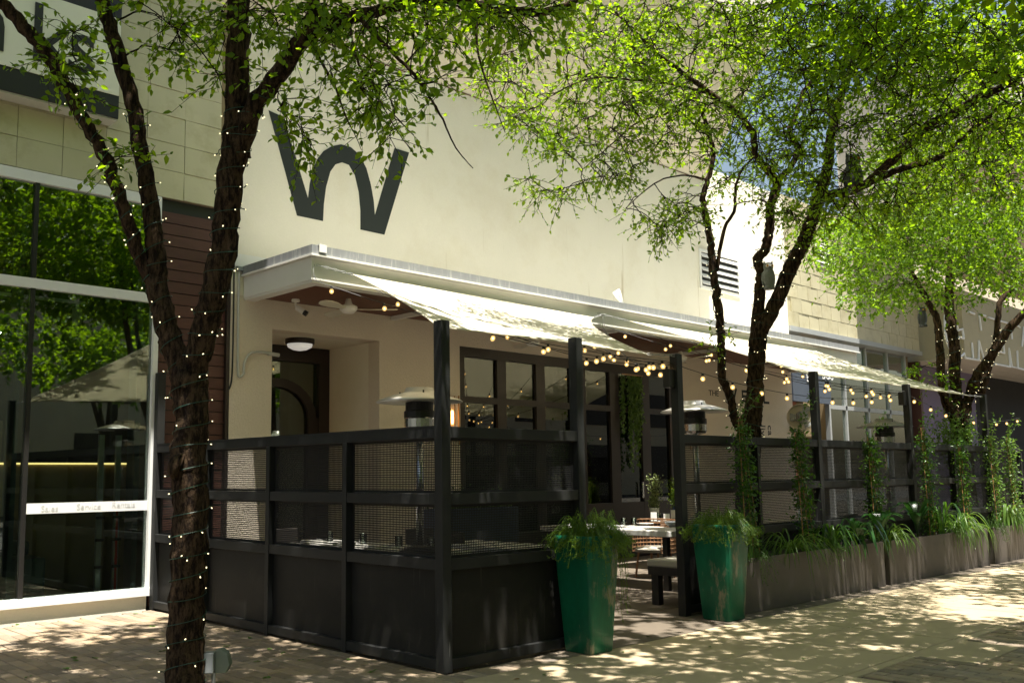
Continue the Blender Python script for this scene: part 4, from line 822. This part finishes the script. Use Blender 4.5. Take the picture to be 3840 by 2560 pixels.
tw1 = [[tuple(atd(900+a/1.568, b/1.568, d))+(r,) for a, b, d, r in l] for l in (
    [(700, 90, 6.6, .02), (760, 170, 6.55, .016), (900, 310, 6.5, .013), (1030, 450, 6.45, .011), (1120, 580, 6.45, .009), (1190, 700, 6.4, .007), (1270, 870, 6.4, .005), (1370, 990, 6.4, .003)],
    [(640, 110, 6.6, .014), (655, 230, 6.6, .011), (700, 380, 6.6, .009), (780, 500, 6.6, .007), (860, 660, 6.6, .005), (930, 780, 6.6, .004), (1030, 915, 6.6, .002)],
    [(420, 220, 6.7, .014), (470, 350, 6.65, .011), (560, 520, 6.6, .008), (620, 680, 6.6, .006), (680, 800, 6.6, .003), (715, 885, 6.6, .002)],
    [(1390, 60, 6.9, .014), (1392, 250, 6.9, .010), (1430, 430, 6.9, .008), (1500, 620, 6.9, .005), (1560, 780, 6.9, .003)])]
cl = sample_poly([(555, 0), (860, 0), (1330, 0), (1240, 70), (1090, 110), (1040, 190), (960, 300), (840, 330), (850, 280), (790, 230), (730, 140), (650, 100), (590, 130)], 98, 5.9, 7.6, 1.6)
cl += sample_poly([(590, 160), (640, 160), (700, 290), (720, 360), (690, 360), (640, 260)], 8, 6.4, 6.8)+sample_poly([(230, 0), (510, 0), (515, 110), (440, 150), (360, 100), (290, 60)], 16, 6.6, 7.6)
cl += sample_poly([(110, 20), (200, 30), (185, 150), (190, 215), (95, 215), (80, 130)], 10, 6.5, 6.9)+sample_poly([(235, 335), (330, 345), (320, 400), (250, 390)], 3, 6.8, 7.)+sample_poly([(440, 150), (515, 150), (510, 200), (430, 190)], 2, 6.8, 7.)
def outside(c0, rad, n, f=lambda q: True, holes=(), sc=1., ok=lambda p: True):  # unseen crown clusters added for shade: enlarged leaves, gaps left for sun patches
    out = []; g = 0
    while len(out) < n and g < 60000:
        g += 1; v = rng.normal(0, 1, 3); v = nrm(v)*random.random()**.4; p = V(*c0)+v*V(*rad); q = proj(p)
        if q[2] > .3 and -120 < q[0] < 3960 and q[1] > -130 and not f(q): continue
        if np.linalg.norm(p-CAM) < 2.2 or not ok(p): continue
        if any(math.hypot(p[0]-h[0], p[1]-h[1]) < h[2] for h in holes): continue
        out.append(tuple(p)+(sc if q[2] < .3 or not (-120 < q[0] < 3960 and q[1] > -130) else 1.,))
    return out
no = lambda q: False
cl += outside((-1.3, .6, 7.2), (4.2, 4.4, 2.0), 440, no, sc=2.5, ok=lambda p: p[1] < 1.9 and (not (p[0] > .5 and p[1] > -1.1) or random.random() < .12))
tree('street_tree', 'tree with fairy light wrapped forked trunk in the left foreground', [trunk1, left1, leftb1, right1, limb1, limb2]+tw1, cl, 'leaf_elm', (b1[0], b1[1], 0), (.058, .032), 6, 7, minz=3.1, twigr=.0048, sides=16, jit=.07, group='patio trees')
kn = bpy.data.objects['street_tree']
kp = atd(398*K, 1072*K, 6.62); MB().lathe(kp+RT*.05, [(.10, 0), (.095, .03), (.07, .065), (.05, .075), (.02, .06)], 14, -RT+V(0, 0, .25)).build('branch_stub', 'bark', kn, smooth=True)
wrap('fairy light string wound round the left foreground tree', [trunk1, left1, leftb1, right1, limb1[:4]], .15, .05, 4.25, 1.8)

# ---- tree 2: in the patio behind the planter fence (pixels of the top right crop)
z2 = 1540/2012.
def T2(l): return stem_px(l, z2, (2300, 0))
b2 = V(5.52, .64, 0)
trunk2 = [(5.50, .66, -.02, .17), (5.51, .66, .9, .15)]+[tuple(onY(2806, 1640, .64))+(.145,)]+[tuple(atd(2824, 1560, 11.42))+(.118,)]
mid2a = [tuple(atd(2822, 1565, 11.42))+(.115,), tuple(atd(2831, 1480, 11.45))+(.10,), tuple(atd(2836, 1380, 11.48))+(.098,), tuple(atd(2841, 1300, 11.5))+(.098,), tuple(atd(2850, 1240, 11.5))+(.095,)]
right2 = [mid2a[-1]]+T2([(800, 1480, 11.5, .085), (860, 1330, 11.5, .088), (900, 1250, 11.5, .085), (950, 1140, 11.5, .08), (985, 1040, 11.5, .078), (1000, 975, 11.5, .075), (1040, 870, 11.6, .065), (1062, 680, 11.7, .055), (1100, 540, 11.8, .05), (1135, 400, 11.9, .042), (1190, 300, 12, .036), (1290, 170, 12.1, .032), (1400, 50, 12.2, .03), (1460, -60, 12.3, .02)])
limbr2 = T2([(995, 985, 11.5, .06), (1070, 955, 11.2, .055), (1200, 920, 10.8, .05), (1300, 850, 10.5, .048), (1450, 700, 10.1, .045), (1550, 610, 9.8, .042), (1650, 560, 9.6, .04), (1800, 480, 9.3, .038), (1900, 430, 9.1, .034), (2050, 330, 8.8, .03), (2200, 200, 8.5, .02)])
limbs2 = T2([(1240, 900, 10.7, .04), (1400, 830, 10.5, .036), (1550, 790, 10.4, .032), (1650, 740, 10.3, .03), (1730, 660, 10.2, .024), (1850, 560, 10.1, .016), (1960, 480, 10., .01)])
mid2 = [mid2a[-2]]+T2([(712, 1500, 11.6, .07), (722, 1400, 11.6, .065), (722, 1330, 11.6, .06), (706, 1270, 11.6, .06), (748, 1210, 11.6, .056), (765, 1100, 11.6, .055), (772, 1000, 11.6, .053), (797, 890, 11.6, .05), (700, 770, 11.5, .042), (682, 650, 11.4, .04), (600, 550, 11.3, .036), (480, 460, 11.1, .032), (330, 350, 10.9, .028), (200, 250, 10.7, .022), (100, 150, 10.5, .018), (0, 50, 10.4, .012)])
mid2b = T2([(797, 890, 11.6, .042), (860, 830, 11.7, .038), (905, 735, 11.8, .036), (862, 650, 11.8, .034), (890, 580, 11.9, .032), (930, 460, 12., .03), (985, 370, 12., .028), (1012, 250, 12.1, .025), (1022, 100, 12.1, .022), (1035, -60, 12.2, .015)])
left2 = [tuple(atd(a_, b_, 11.3))+(r_,) for a_, b_, r_ in ((2800, 1630, .07), (2774, 1603, .062), (2756, 1571, .052), (2746, 1523, .048), (2734, 1475, .047), (2716, 1434, .046), (2706, 1396, .046), (2705, 1341, .046))]+T2([(528, 1650, 11.25, .047), (520, 1568, 11.25, .048), (502, 1430, 11.25, .048), (485, 1300, 11.25, .046), (480, 1200, 11.25, .042), (456, 1080, 11.2, .038), (440, 980, 11.2, .036), (462, 880, 11.2, .03), (490, 780, 11.2, .028), (468, 650, 11.2, .024), (430, 540, 11.1, .02), (395, 460, 11.1, .014)])
left2b = T2([(505, 1330, 11.25, .026), (540, 1130, 11.25, .022), (590, 1040, 11.25, .02), (600, 920, 11.25, .018), (632, 830, 11.25, .015), (690, 770, 11.3, .01)])
side2 = T2([(490, 465, 11.1, .026), (330, 422, 10.9, .02), (200, 402, 10.7, .016), (80, 392, 10.5, .012), (-60, 380, 10.3, .01), (-190, 410, 10.1, .008), (-320, 480, 10, .005)])
low2 = T2([(460, 880, 11.2, .014), (330, 860, 10.9, .01), (200, 900, 10.7, .008), (60, 1020, 10.6, .004)])
low3 = T2([(400, 470, 11.1, .016), (250, 560, 10.8, .013), (120, 600, 10.6, .010), (0, 700, 10.4, .008), (-150, 830, 10.3, .004)])
st2 = [trunk2, mid2a, right2, limbr2, limbs2, mid2, mid2b, left2, left2b, side2, low2, low3]
cl = sample_poly([(1070, 190), (1160, 110), (1300, 30), (1500, 0), (1560, 200), (1540, 330), (1470, 400), (1400, 330), (1290, 340), (1180, 290)], 120, 9.8, 11.2)
cl += sample_poly([(1190, 380), (1300, 320), (1470, 330), (1500, 400), (1400, 440), (1240, 470)], 26, 10., 11.)+sample_poly([(1440, 440), (1570, 420), (1620, 500), (1560, 560), (1480, 520)], 20, 10.4, 11.2)+sample_poly([(1580, 730), (1690, 770), (1660, 790), (1590, 760)], 2, 11., 11.2)
cl += sample_poly([(1330, 0), (1900, 0), (1900, 300), (1830, 440), (1650, 420), (1520, 330), (1400, 200)], 260, 9.5, 13.)+sample_poly([(1850, 0), (2352, 0), (2352, 420), (2150, 440), (2000, 520), (1880, 500), (1820, 380)], 330, 9.0, 13.)+sample_poly([(1950, 0), (2352, 0), (2352, 330), (2150, 300), (2000, 180)], 110, 8.0, 11.)+sample_poly([(1640, 0), (2000, 0), (2000, 200), (1700, 130)], 70, 9., 12.)
cl += sample_poly([(1640, 420), (1830, 430), (1880, 560), (1820, 600), (1800, 500)], 16, 11., 12.)
cl += outside((5.5, -.2, 8.2), (4.5, 2.8, 1.6), 100, no, ((6.1, -3.1, 1.5),), sc=2.5, ok=lambda p: p[1] < -.9)
tree('street_tree', 'tree with several dark stems rising behind the planter fence, owls in it', st2, cl, 'leaf_elm', tuple(b2), (.051, .029), 6, 7, minz=3.6, twigr=.0062, sides=12, group='patio trees', jit=.06)
wrap('fairy light string wound round the stems of the tree with owls', [trunk2, mid2a, right2[:7], mid2[:7], left2[:14]], .17, 1.9, 5.4, 1.8)
# ---- tree 3: far right
z3 = 500/1742.
def T3(l): return stem_px(l, z3, (3340, 1050))
b3 = onY(3600, 1600, .8); b3[2] = 0
tb = [(b3[0], b3[1], 0, .2), (b3[0], b3[1], 1.6, .17), tuple(atd(3600, 1590, 16.4))+(.15,)]
st3 = [tb, [tb[-1]]+T3([(720, 1568, 16.4, .075), (665, 1250, 16.4, .07), (645, 900, 16.4, .065), (612, 540, 16.4, .06), (560, 420, 16.4, .055), (480, 270, 16.3, .05), (380, 80, 16.2, .04), (250, -150, 16., .02)]),
       [tb[-1]]+T3([(865, 1568, 16.5, .1), (840, 1250, 16.5, .095), (832, 900, 16.5, .09), (795, 600, 16.5, .085), (765, 300, 16.6, .08), (770, 0, 16.6, .07), (800, -400, 16.7, .03)]),
       [tb[-1]]+T3([(1010, 1568, 16.4, .08), (1100, 1300, 16.3, .08), (1250, 1080, 16.2, .078), (1400, 850, 16.1, .075), (1560, 620, 16., .07), (1740, 430, 15.9, .06), (1950, 200, 15.8, .03)]),
       T3([(1180, 1480, 16.4, .07), (1260, 1200, 16.4, .06), (1360, 900, 16.4, .055), (1390, 650, 16.4, .05), (1430, 300, 16.4, .045), (1650, 60, 16.4, .03), (1800, -150, 16.3, .02)])]
cl = sample_poly([(1850, 520), (2000, 480), (2352, 450), (2352, 690), (2250, 650), (2130, 640), (2040, 700), (1960, 690), (1900, 610)], 330, 14.5, 18.)+sample_poly([(2000, 330), (2352, 300), (2352, 520), (2050, 520)], 120, 12.5, 16.)+sample_poly([(2060, 660), (2240, 640), (2280, 690), (2120, 700)], 14, 16., 17.)+sample_poly([(2090, 830), (2170, 850), (2160, 890), (2110, 880)], 4, 16., 16.5)
cl += outside((12.8, .2, 6.5), (3.5, 2.6, 2.), 60, lambda q: q[0] > 3300 and q[1] < 900, sc=1.6)
tree('street_tree', 'bushy lit tree with wrapped stems before the neon canopy at far right', st3, cl, 'leaf_elm_far', tuple(b3), (.068, .042), 6, 8, sub=(.25, .55), minz=3.3, group='patio trees', jit=.05)
wrap('fairy light string wound round the far right tree', [st3[1][:5], st3[2][:5], st3[3][:6], st3[4][:4]], .2, 2.0, 4.9, 1.9)
# ---- street trees that shade the pavement from the road side (mirrored in the glass)
def roadtree(name, label, x, y, h, r, n, leaf=(.085, .05), f=no, holes=()):
    stx = [[(x, y, 0, .16), (x+.05, y, 1.4, .13), (x, y+.05, 2.6, .12)], [(x, y+.05, 2.5, .10), (x-.5, y+.0, 4., .07), (x-.9, y+.1, h, .03)], [(x, y+.05, 2.5, .10), (x+.3, y-.5, 4., .07), (x+.6, y-.9, h, .03)], [(x, y+.05, 2.5, .08), (x-.2, y-.3, 4.2, .05), (x-.4, y-.5, h, .02)]]
    tree(name, label, stx, outside((x, y, h), (r, r, 1.5), n, f, holes, 1.4), 'leaf_elm', (x, y, 0), leaf, 5, 13, sub=(.25, .6), minz=2.4, nv=4, group='street trees on the road side', sides=8)
up = lambda q: q[0] > 3050 and q[1] < 560
roadtree('street_tree', 'street tree shading the pavement nearest the camera, on the road side', 0.6, -4.3, 6.2, 3.0, 350, f=lambda q: q[1] < -60 or (q[0] > 3300 and q[1] < 300))
roadtree('street_tree', 'street tree on the road side shading the planters', 4.2, -4.0, 6.3, 3.3, 360, f=up, holes=((6.1, -3.1, 1.5),))
roadtree('street_tree', 'street tree on the road side shading the farthest planter', 9.0, -4.4, 6.3, 3.3, 340, f=up)
for k, (x, y) in enumerate(((-9, -9.5), (-4, -15.5), (2, -16), (8, -15.5), (15, -16), (-11, -3))):
    roadtree('street_tree', 'street tree over the road, number %s from the left in the mirrored row' % ('one', 'two', 'three', 'four', 'five', 'six')[k], x, y, 5.6, 3.6, 230, (.12, .075))

# ================================================================== plants
def fern(t, c, r, n, reach, drop, nl=26, lm='leaf_fern', bias=(0, 0)):
    LP, LD, LN = [], [], []; st = MB()
    for i in range(n):
        a = random.uniform(0, 2*math.pi); q = random.random()**.6; b = V(*c)+V(math.cos(a), math.sin(a), 0)*r*q
        o = nrm(V(math.cos(a), math.sin(a), 0)+V(bias[0], bias[1], 0)*.5); R_ = reach*random.uniform(.5, 1.15); dz = drop*random.uniform(-.2, 1.) if random.random() < .6 else -random.uniform(0, .1)
        hgt = random.uniform(.06, .27)*(1.15-q*.6); p = spline([b, b+o*R_*.35+V(0, 0, hgt), b+o*R_*.75+V(0, 0, hgt*.5-dz*.25), b+o*R_*.95+V(0, 0, -dz*.65), b+o*R_*1.0+V(0, 0, -dz)+rng.normal(0, .02, 3)], 4)
        st.tube(p, .0016, 3, cap=False); dd = np.gradient(p, axis=0)
        for k in range(nl):
            f = random.uniform(.12, 1)*(len(p)-1); j = int(min(f, len(p)-2)); b2_ = p[j]+(p[j+1]-p[j])*(f-j); d = nrm(dd[j]); 
            LP.append(b2_); LD.append(nrm(d*.5+rng.normal(0, .6, 3))); LN.append(nrm(rng.normal(0, 1, 3)))
    st.build('stems', 'leaf_strap', t); k = len(LP); leafmesh('fronds', LP, LD, LN, rng.uniform(.012, .032, k), rng.uniform(.0026, .0046, k), lm, t, nv=4)
def plant(name, label, cat, loc, group=None): return thing(name, label, cat, tuple(loc), group)
f1 = plant('asparagus_fern', 'feathery green fern trailing over the near glazed pot', 'fern', (1.465, -.175, .86), 'ferns in the glazed pots'); fern(f1, (1.465, -.175, .86), .15, 300, .27, .12, 44); fern(f1, (1.58, -.25, .9), .06, 110, .19, .62, 42, bias=(.9, -.1))
f2 = plant('asparagus_fern', 'feathery green fern over the worn glazed pot', 'fern', (3.765, -.03, .85), 'ferns in the glazed pots'); fern(f2, (3.765, -.03, .85), .16, 280, .27, .10, 44); fern(f2, (3.93, -.08, .88), .05, 46, .16, .4, 34, bias=(.7, -.5))
def strap(name, label, c, n, L_, w_, lm='leaf_strap', up_=.5, group=None, cat='plant', lean=(0, -.35)):
    t = plant(name, label, cat, c, group); m = MB(); me_pts = []
    for i in range(n):
        a = random.uniform(0, 2*math.pi); o = nrm(V(math.cos(a), math.sin(a), 0)+V(lean[0], lean[1], 0)); l = L_*random.uniform(.55, 1.1); h = l*up_*random.uniform(.5, 1.1)
        b = V(*c)+rng.normal(0, .02, 3)*V(1, 1, 0); p = spline([b, b+o*l*.25+V(0, 0, h*.8), b+o*l*.55+V(0, 0, h), b+o*l*.85+V(0, 0, h*.3), b+o*l*.98+V(0, 0, -l*random.uniform(.1, .55))], 3)
        s = nrm(np.cross(o, (0, 0, 1))); ww = w_*random.uniform(.7, 1.2)*np.sin(np.linspace(.35, math.pi-.02, len(p)))[:, None]
        m.grid(np.stack([p-s*ww, p+V(0, 0, -.004), p+s*ww], 1))
    m.build('leaves', lm, t, smooth=True); return t
PZ = .515
strap('spider_plant', 'arching striped spider plant spilling from the nearest planter by the worn pot', (5.35, .06, PZ), 60, .52, .009, group='spider plants'); strap('spider_plant', 'pale spider plant over the gap between the nearest and middle planters', (PXS[1][0]+.22, .06, PZ), 70, .42, .010, group='spider plants')
strap('spider_plant', 'long drooping spider plant near the far end of the middle planter', (10.35, .05, PZ), 64, .58, .010, group='spider plants')
strap('lily_plant', 'bright green strap leaved plant in the nearest planter', (6.45, .10, PZ), 40, .34, .014, 'leaf_vine', .9, 'strap leaved plants'); strap('lily_plant', 'upright strap leaved plant in the middle planter', (9.95, .12, PZ), 28, .42, .014, 'leaf_vine', 1.2, 'strap leaved plants'); strap('lily_plant', 'sunlit strap leaved plant in the farthest planter', (12.7, .08, PZ), 50, .38, .014, 'leaf_strap', 1., 'strap leaved plants'); strap('lily_plant', 'strap leaved plant at the far end of the nearest planter', (7.15, .10, PZ), 26, .4, .018, 'leaf_broad', .8, 'strap leaved plants')
def broad(label, c, n, L_):
    t = plant('cast_iron_plant', label, 'plant', c, 'broad leaved plants'); 
    for i in range(n):
        a = i*2.4; o = nrm(V(math.cos(a), math.sin(a), 0)+V(0, -.4, 0)); l = L_*random.uniform(.7, 1.1); b = V(*c); p = spline([b, b+o*.05+V(0, 0, l*.5), b+o*l*.35+V(0, 0, l*.9), b+o*l*.7+V(0, 0, l*.8)], 4); s = nrm(np.cross(o, (0, 0, 1)))
        ww = .055*np.array([.03, .03, .03, .05, .12, .5, .8, 1, .95, .8, .55, .25, .02][:len(p)])[:, None]; MB().grid(np.stack([p-s*ww, p+V(0, 0, -.008), p+s*ww], 1)).build('leaf', 'leaf_broad', t, smooth=True)
broad('dark broad leaved plant in the middle of the middle planter', (9.05, .12, PZ), 12, .55); broad('dark broad leaved plant at the near end of the middle planter', (7.75, .08, PZ), 9, .42); broad('low dark leaved plant in the nearest planter', (6.95, .05, PZ), 8, .36)
for k, (l, x, rr) in enumerate((('small fern trailing from the near end of the nearest planter', 4.45, .2), ('fern tuft hanging from the nearest planter below the vines', 6.2, .16), ('fern tuft hanging from the middle planter', 10.15, .24), ('fern tuft hanging at the start of the farthest planter', PXS[2][0]+.1, .2))):
    t = plant('asparagus_fern', l, 'fern', (x, .03, PZ), 'ferns in the planters'); fern(t, (x, .03, PZ), .06, 60, rr, .22, 26, 'leaf_vine', bias=(0, -.6))
def vine(label, x, h, n=900, w_=.115, y=.20, lm='leaf_vine'):
    t = plant('climbing_vine', label, 'vine', (x, y, PZ), 'climbing vines on canes'); cn = MB(); tip = V(x+random.uniform(-.05, .05), y+.05, h)
    for a in (-.14, .02, .15): MB().tube([(x+a, y-.04, PZ-.05), tip+V(a*.25, 0, random.uniform(-.05, .12))], .006, 6).build('cane', 'bamboo', t)
    LP, LD, LN = [], [], []; st = MB(); path = []
    for s in range(5):
        P = [];
        for z in np.linspace(PZ, h, 16):
            f = (z-PZ)/(h-PZ); a = s*1.3+z*5; rr = w_*(.55+.5*math.sin(2.2*f+.6)); P.append(V(x+(tip[0]-x)*f+math.cos(a)*rr*.7, y+.03*f+math.sin(a)*rr*.5, z))
        st.tube(P, .003, 4, cap=False); path.append(np.array(P))
    for k in range(n):
        P = path[random.randint(0, 4)]; f = random.random()**.8*(len(P)-1.01); j = int(f); b = P[j]+(P[j+1]-P[j])*(f-j)+rng.normal(0, w_*.42, 3)*V(1, 1, .4); LP.append(b); LD.append(nrm(rng.normal(0, 1, 3)*V(1, 1, .6)+V(0, -.3, -.3))); LN.append(nrm(V(0, -.6, .6)+rng.normal(0, .5, 3)))
    for k in range(3):
        o = nrm(V(random.uniform(-1, 1), -.3, .4)); p = spline([tip-V(0, 0, .1), tip+o*.15+V(0, 0, .06), tip+o*.38+V(0, 0, random.uniform(-.02, .25))], 5); st.tube(p, .0022, 3, cap=False)
        for q in p[2:]: 
            for _ in range(2): LP.append(q); LD.append(nrm(rng.normal(0, 1, 3))); LN.append(nrm(rng.normal(0, 1, 3)+V(0, 0, 1)))
    st.build('stems', 'leaf_vine', t); k = len(LP); s = rng.uniform(.6, 1.2, k); leafmesh('leaves', LP, LD, LN, .054*s, .026*s, lm, t)
for l, x, h, n, lm in (('climbing vine on canes nearest the worn pot', 4.72, 1.98, 1000, 'leaf_vine'), ('dense climbing vine on canes before the cage fan', 6.0, 1.95, 1100, 'leaf_vine'), ('climbing vine on canes before the dark hooded heater', 7.95, 1.88, 1000, 'leaf_vine'), ('climbing vine on canes right of the dark hooded heater', 9.75, 1.98, 1000, 'leaf_vine'), ('climbing vine on canes below the far wrapped tree', 11.15, 1.92, 900, 'leaf_vine'), ('climbing vine on canes with sun-bright leaf colour beside the farthest post', 12.55, 2.02, 1000, 'leaf_strap'), ('last climbing vine on canes with sun-bright leaf colour at the right edge', 13.45, 1.98, 1000, 'leaf_strap')): vine(l, x, h, n, lm=lm)  # last two vines take a lighter leaf colour in place of sunlight
tv = plant('leafy_bush', 'bright leafy bush standing above the fence below the far wrapped tree', 'bush', (12.4, .75, 0)); LP = [V(12.4, .75, 2.0)+rng.normal(0, 1, 3)*V(.22, .2, .22) for _ in range(1300)]; leafmesh('leaves', LP, rng.normal(0, 1, (1300, 3)), rng.normal(0, .6, (1300, 3))+V(0, 0, 1), .06, .03, 'leaf_strap', tv); MB().tube([(12.4, .75, 0), (12.4, .75, 2.0)], .02, 6).build('stem', 'twig', tv)
def tabletop(label, p, h, r, n, lm, potm, lsz, cat='plant'):
    q = at_table(*p); t = plant('potted_plant', label, cat, (q[0], q[1], .741), 'plants on the white table'); MB().lathe((q[0], q[1], .741), [(.05, 0), (.065, .01), (.08, .15), (.075, .15), (.06, .13)], 16).build('pot', potm, t, smooth=True)
    st = MB(); LP = []
    for k in range(14):
        a = random.uniform(0, 6.3); e = V(q[0]+r*.7*math.cos(a)*random.random(), q[1]+r*.7*math.sin(a)*random.random(), .741+h*random.uniform(.5, 1)); P = spline([(q[0], q[1], .86), (q[0], q[1], .741+h*.35), e], 4); st.tube(P, .004, 4, cap=False)
        for _ in range(n//14): LP.append(P[random.randint(3, len(P)-1)]+rng.normal(0, r*.22, 3))
    st.build('stems', 'twig', t); k = len(LP); leafmesh('leaves', LP, rng.normal(0, 1, (k, 3)), rng.normal(0, .6, (k, 3))+V(0, 0, 1), lsz, lsz*.5, lm, t)
tabletop('pale variegated small leaved plant on the white table', (2455, 1938), .72, .19, 900, 'leaf_pale', 'table_top', .036); tabletop('dark green feathery plant in a blue vase on the white table', (2540, 1930), .62, .22, 1500, 'leaf_fern', 'navy', .03)
LP = [V(random.uniform(2.75, 4.05), random.uniform(3.12, 3.38), 1.02)+np.abs(rng.normal(0, 1, 3))*V(.02, .02, .1) for _ in range(900)]; leafmesh('foliage', LP, rng.normal(0, 1, (900, 3)), rng.normal(0, .6, (900, 3))+V(0, 0, 1), .06, .03, 'leaf_vine', bt)
hv = plant('hanging_vine', 'bright green ivy placed outside the middle glass door to catch light', 'vine', (9.05, WY-.04, 3.2)); LP = []  # ivy and rail added in front of the glass so daylight reaches them
for k in range(11):
    x = random.uniform(8.74, 9.36); L_ = random.uniform(.7, 1.7) if x > 8.9 else random.uniform(.4, 1.1)
    for z in np.arange(0, L_, .012): LP.append(V(x+random.gauss(0, .03), WY-.04+random.gauss(0, .012), 3.2-z))
k = len(LP); leafmesh('leaves', LP, rng.normal(0, .5, (k, 3))+V(0, 0, -1), rng.normal(0, .5, (k, 3))+V(0, -1, .3), .055, .045, 'leaf_strap', hv); MB().box(8.74, WY-.05, 3.2, 9.36, WY-.03, 3.22).build('rail', 'bamboo', hv)
# fallen sprigs on the bricks
sprigs = [(60, 2340), (280, 2475), (375, 2275), (570, 2345), (565, 2395), (610, 2440), (110, 2535), (240, 2505), (350, 2465), (475, 2360), (270, 2465), (930, 2390), (1010, 2430), (1060, 2445), (890, 2365), (850, 2420), (1130, 2470), (760, 2380), (960, 2480), (1180, 2415), (1310, 2470), (440, 2290), (500, 2300), (1000, 2535), (1400, 2515)]
for k, (a, b) in enumerate(sprigs):
    p = onZ(a, b, .006); n = random.randint(3, 7); an = random.uniform(0, 6.3)
    d = V(math.cos(an), math.sin(an), 0); s = MB().tube([p-d*.05, p+d*.05+V(0, 0, .004)], .0015, 3)
    o = leafmesh('fallen_sprig', [p+d*random.uniform(-.018, .018) for _ in range(n)], [nrm(d+rng.normal(0, .8, 3)*V(1, 1, .1)) for _ in range(n)], [nrm(V(0, 0, 1)+rng.normal(0, .25, 3)) for _ in range(n)], .038, .02, 'leaf_dry', None)
    tag(o, 'small sprig of green leaves fallen on the brick paving', 'leaves', 'fallen sprigs on the bricks')
for k, (a, b) in enumerate(((1790, 2475), (2035, 2530), (1745, 2505), (2160, 2492), (2330, 2440), (2480, 2470), (2890, 2360), (3195, 2245), (2655, 2420), (1925, 2545), (2420, 2385), (3010, 2470))):
    p = onZ(a, b, .006); an = random.uniform(0, 6.3); o = leafmesh('fallen_leaf', [p], [V(math.cos(an), math.sin(an), .05)], [V(.15, .1, 1)], .055, .03, 'leaf_dry' if k % 3 else 'bamboo', None)
    tag(o, 'single small leaf fallen on the concrete sidewalk', 'leaf', 'fallen leaves on the sidewalk')
owl('grey plastic owl facing the street on the middle stem of the second tree', atd(2885, 1085, 11.4), .33, 'owl_grey', 'owl_white', -2.3)
owl('large dark grey plastic owl hanging by the big right limb', atd(3205, 725, 10.9), .46, 'owl_dark', 'owl_grey', -2.4)
owl('small black plastic owl hanging before the far neon canopy', atd(3462, 1225, 16.2), .34, 'owl_dark', 'owl_dark', -2.)
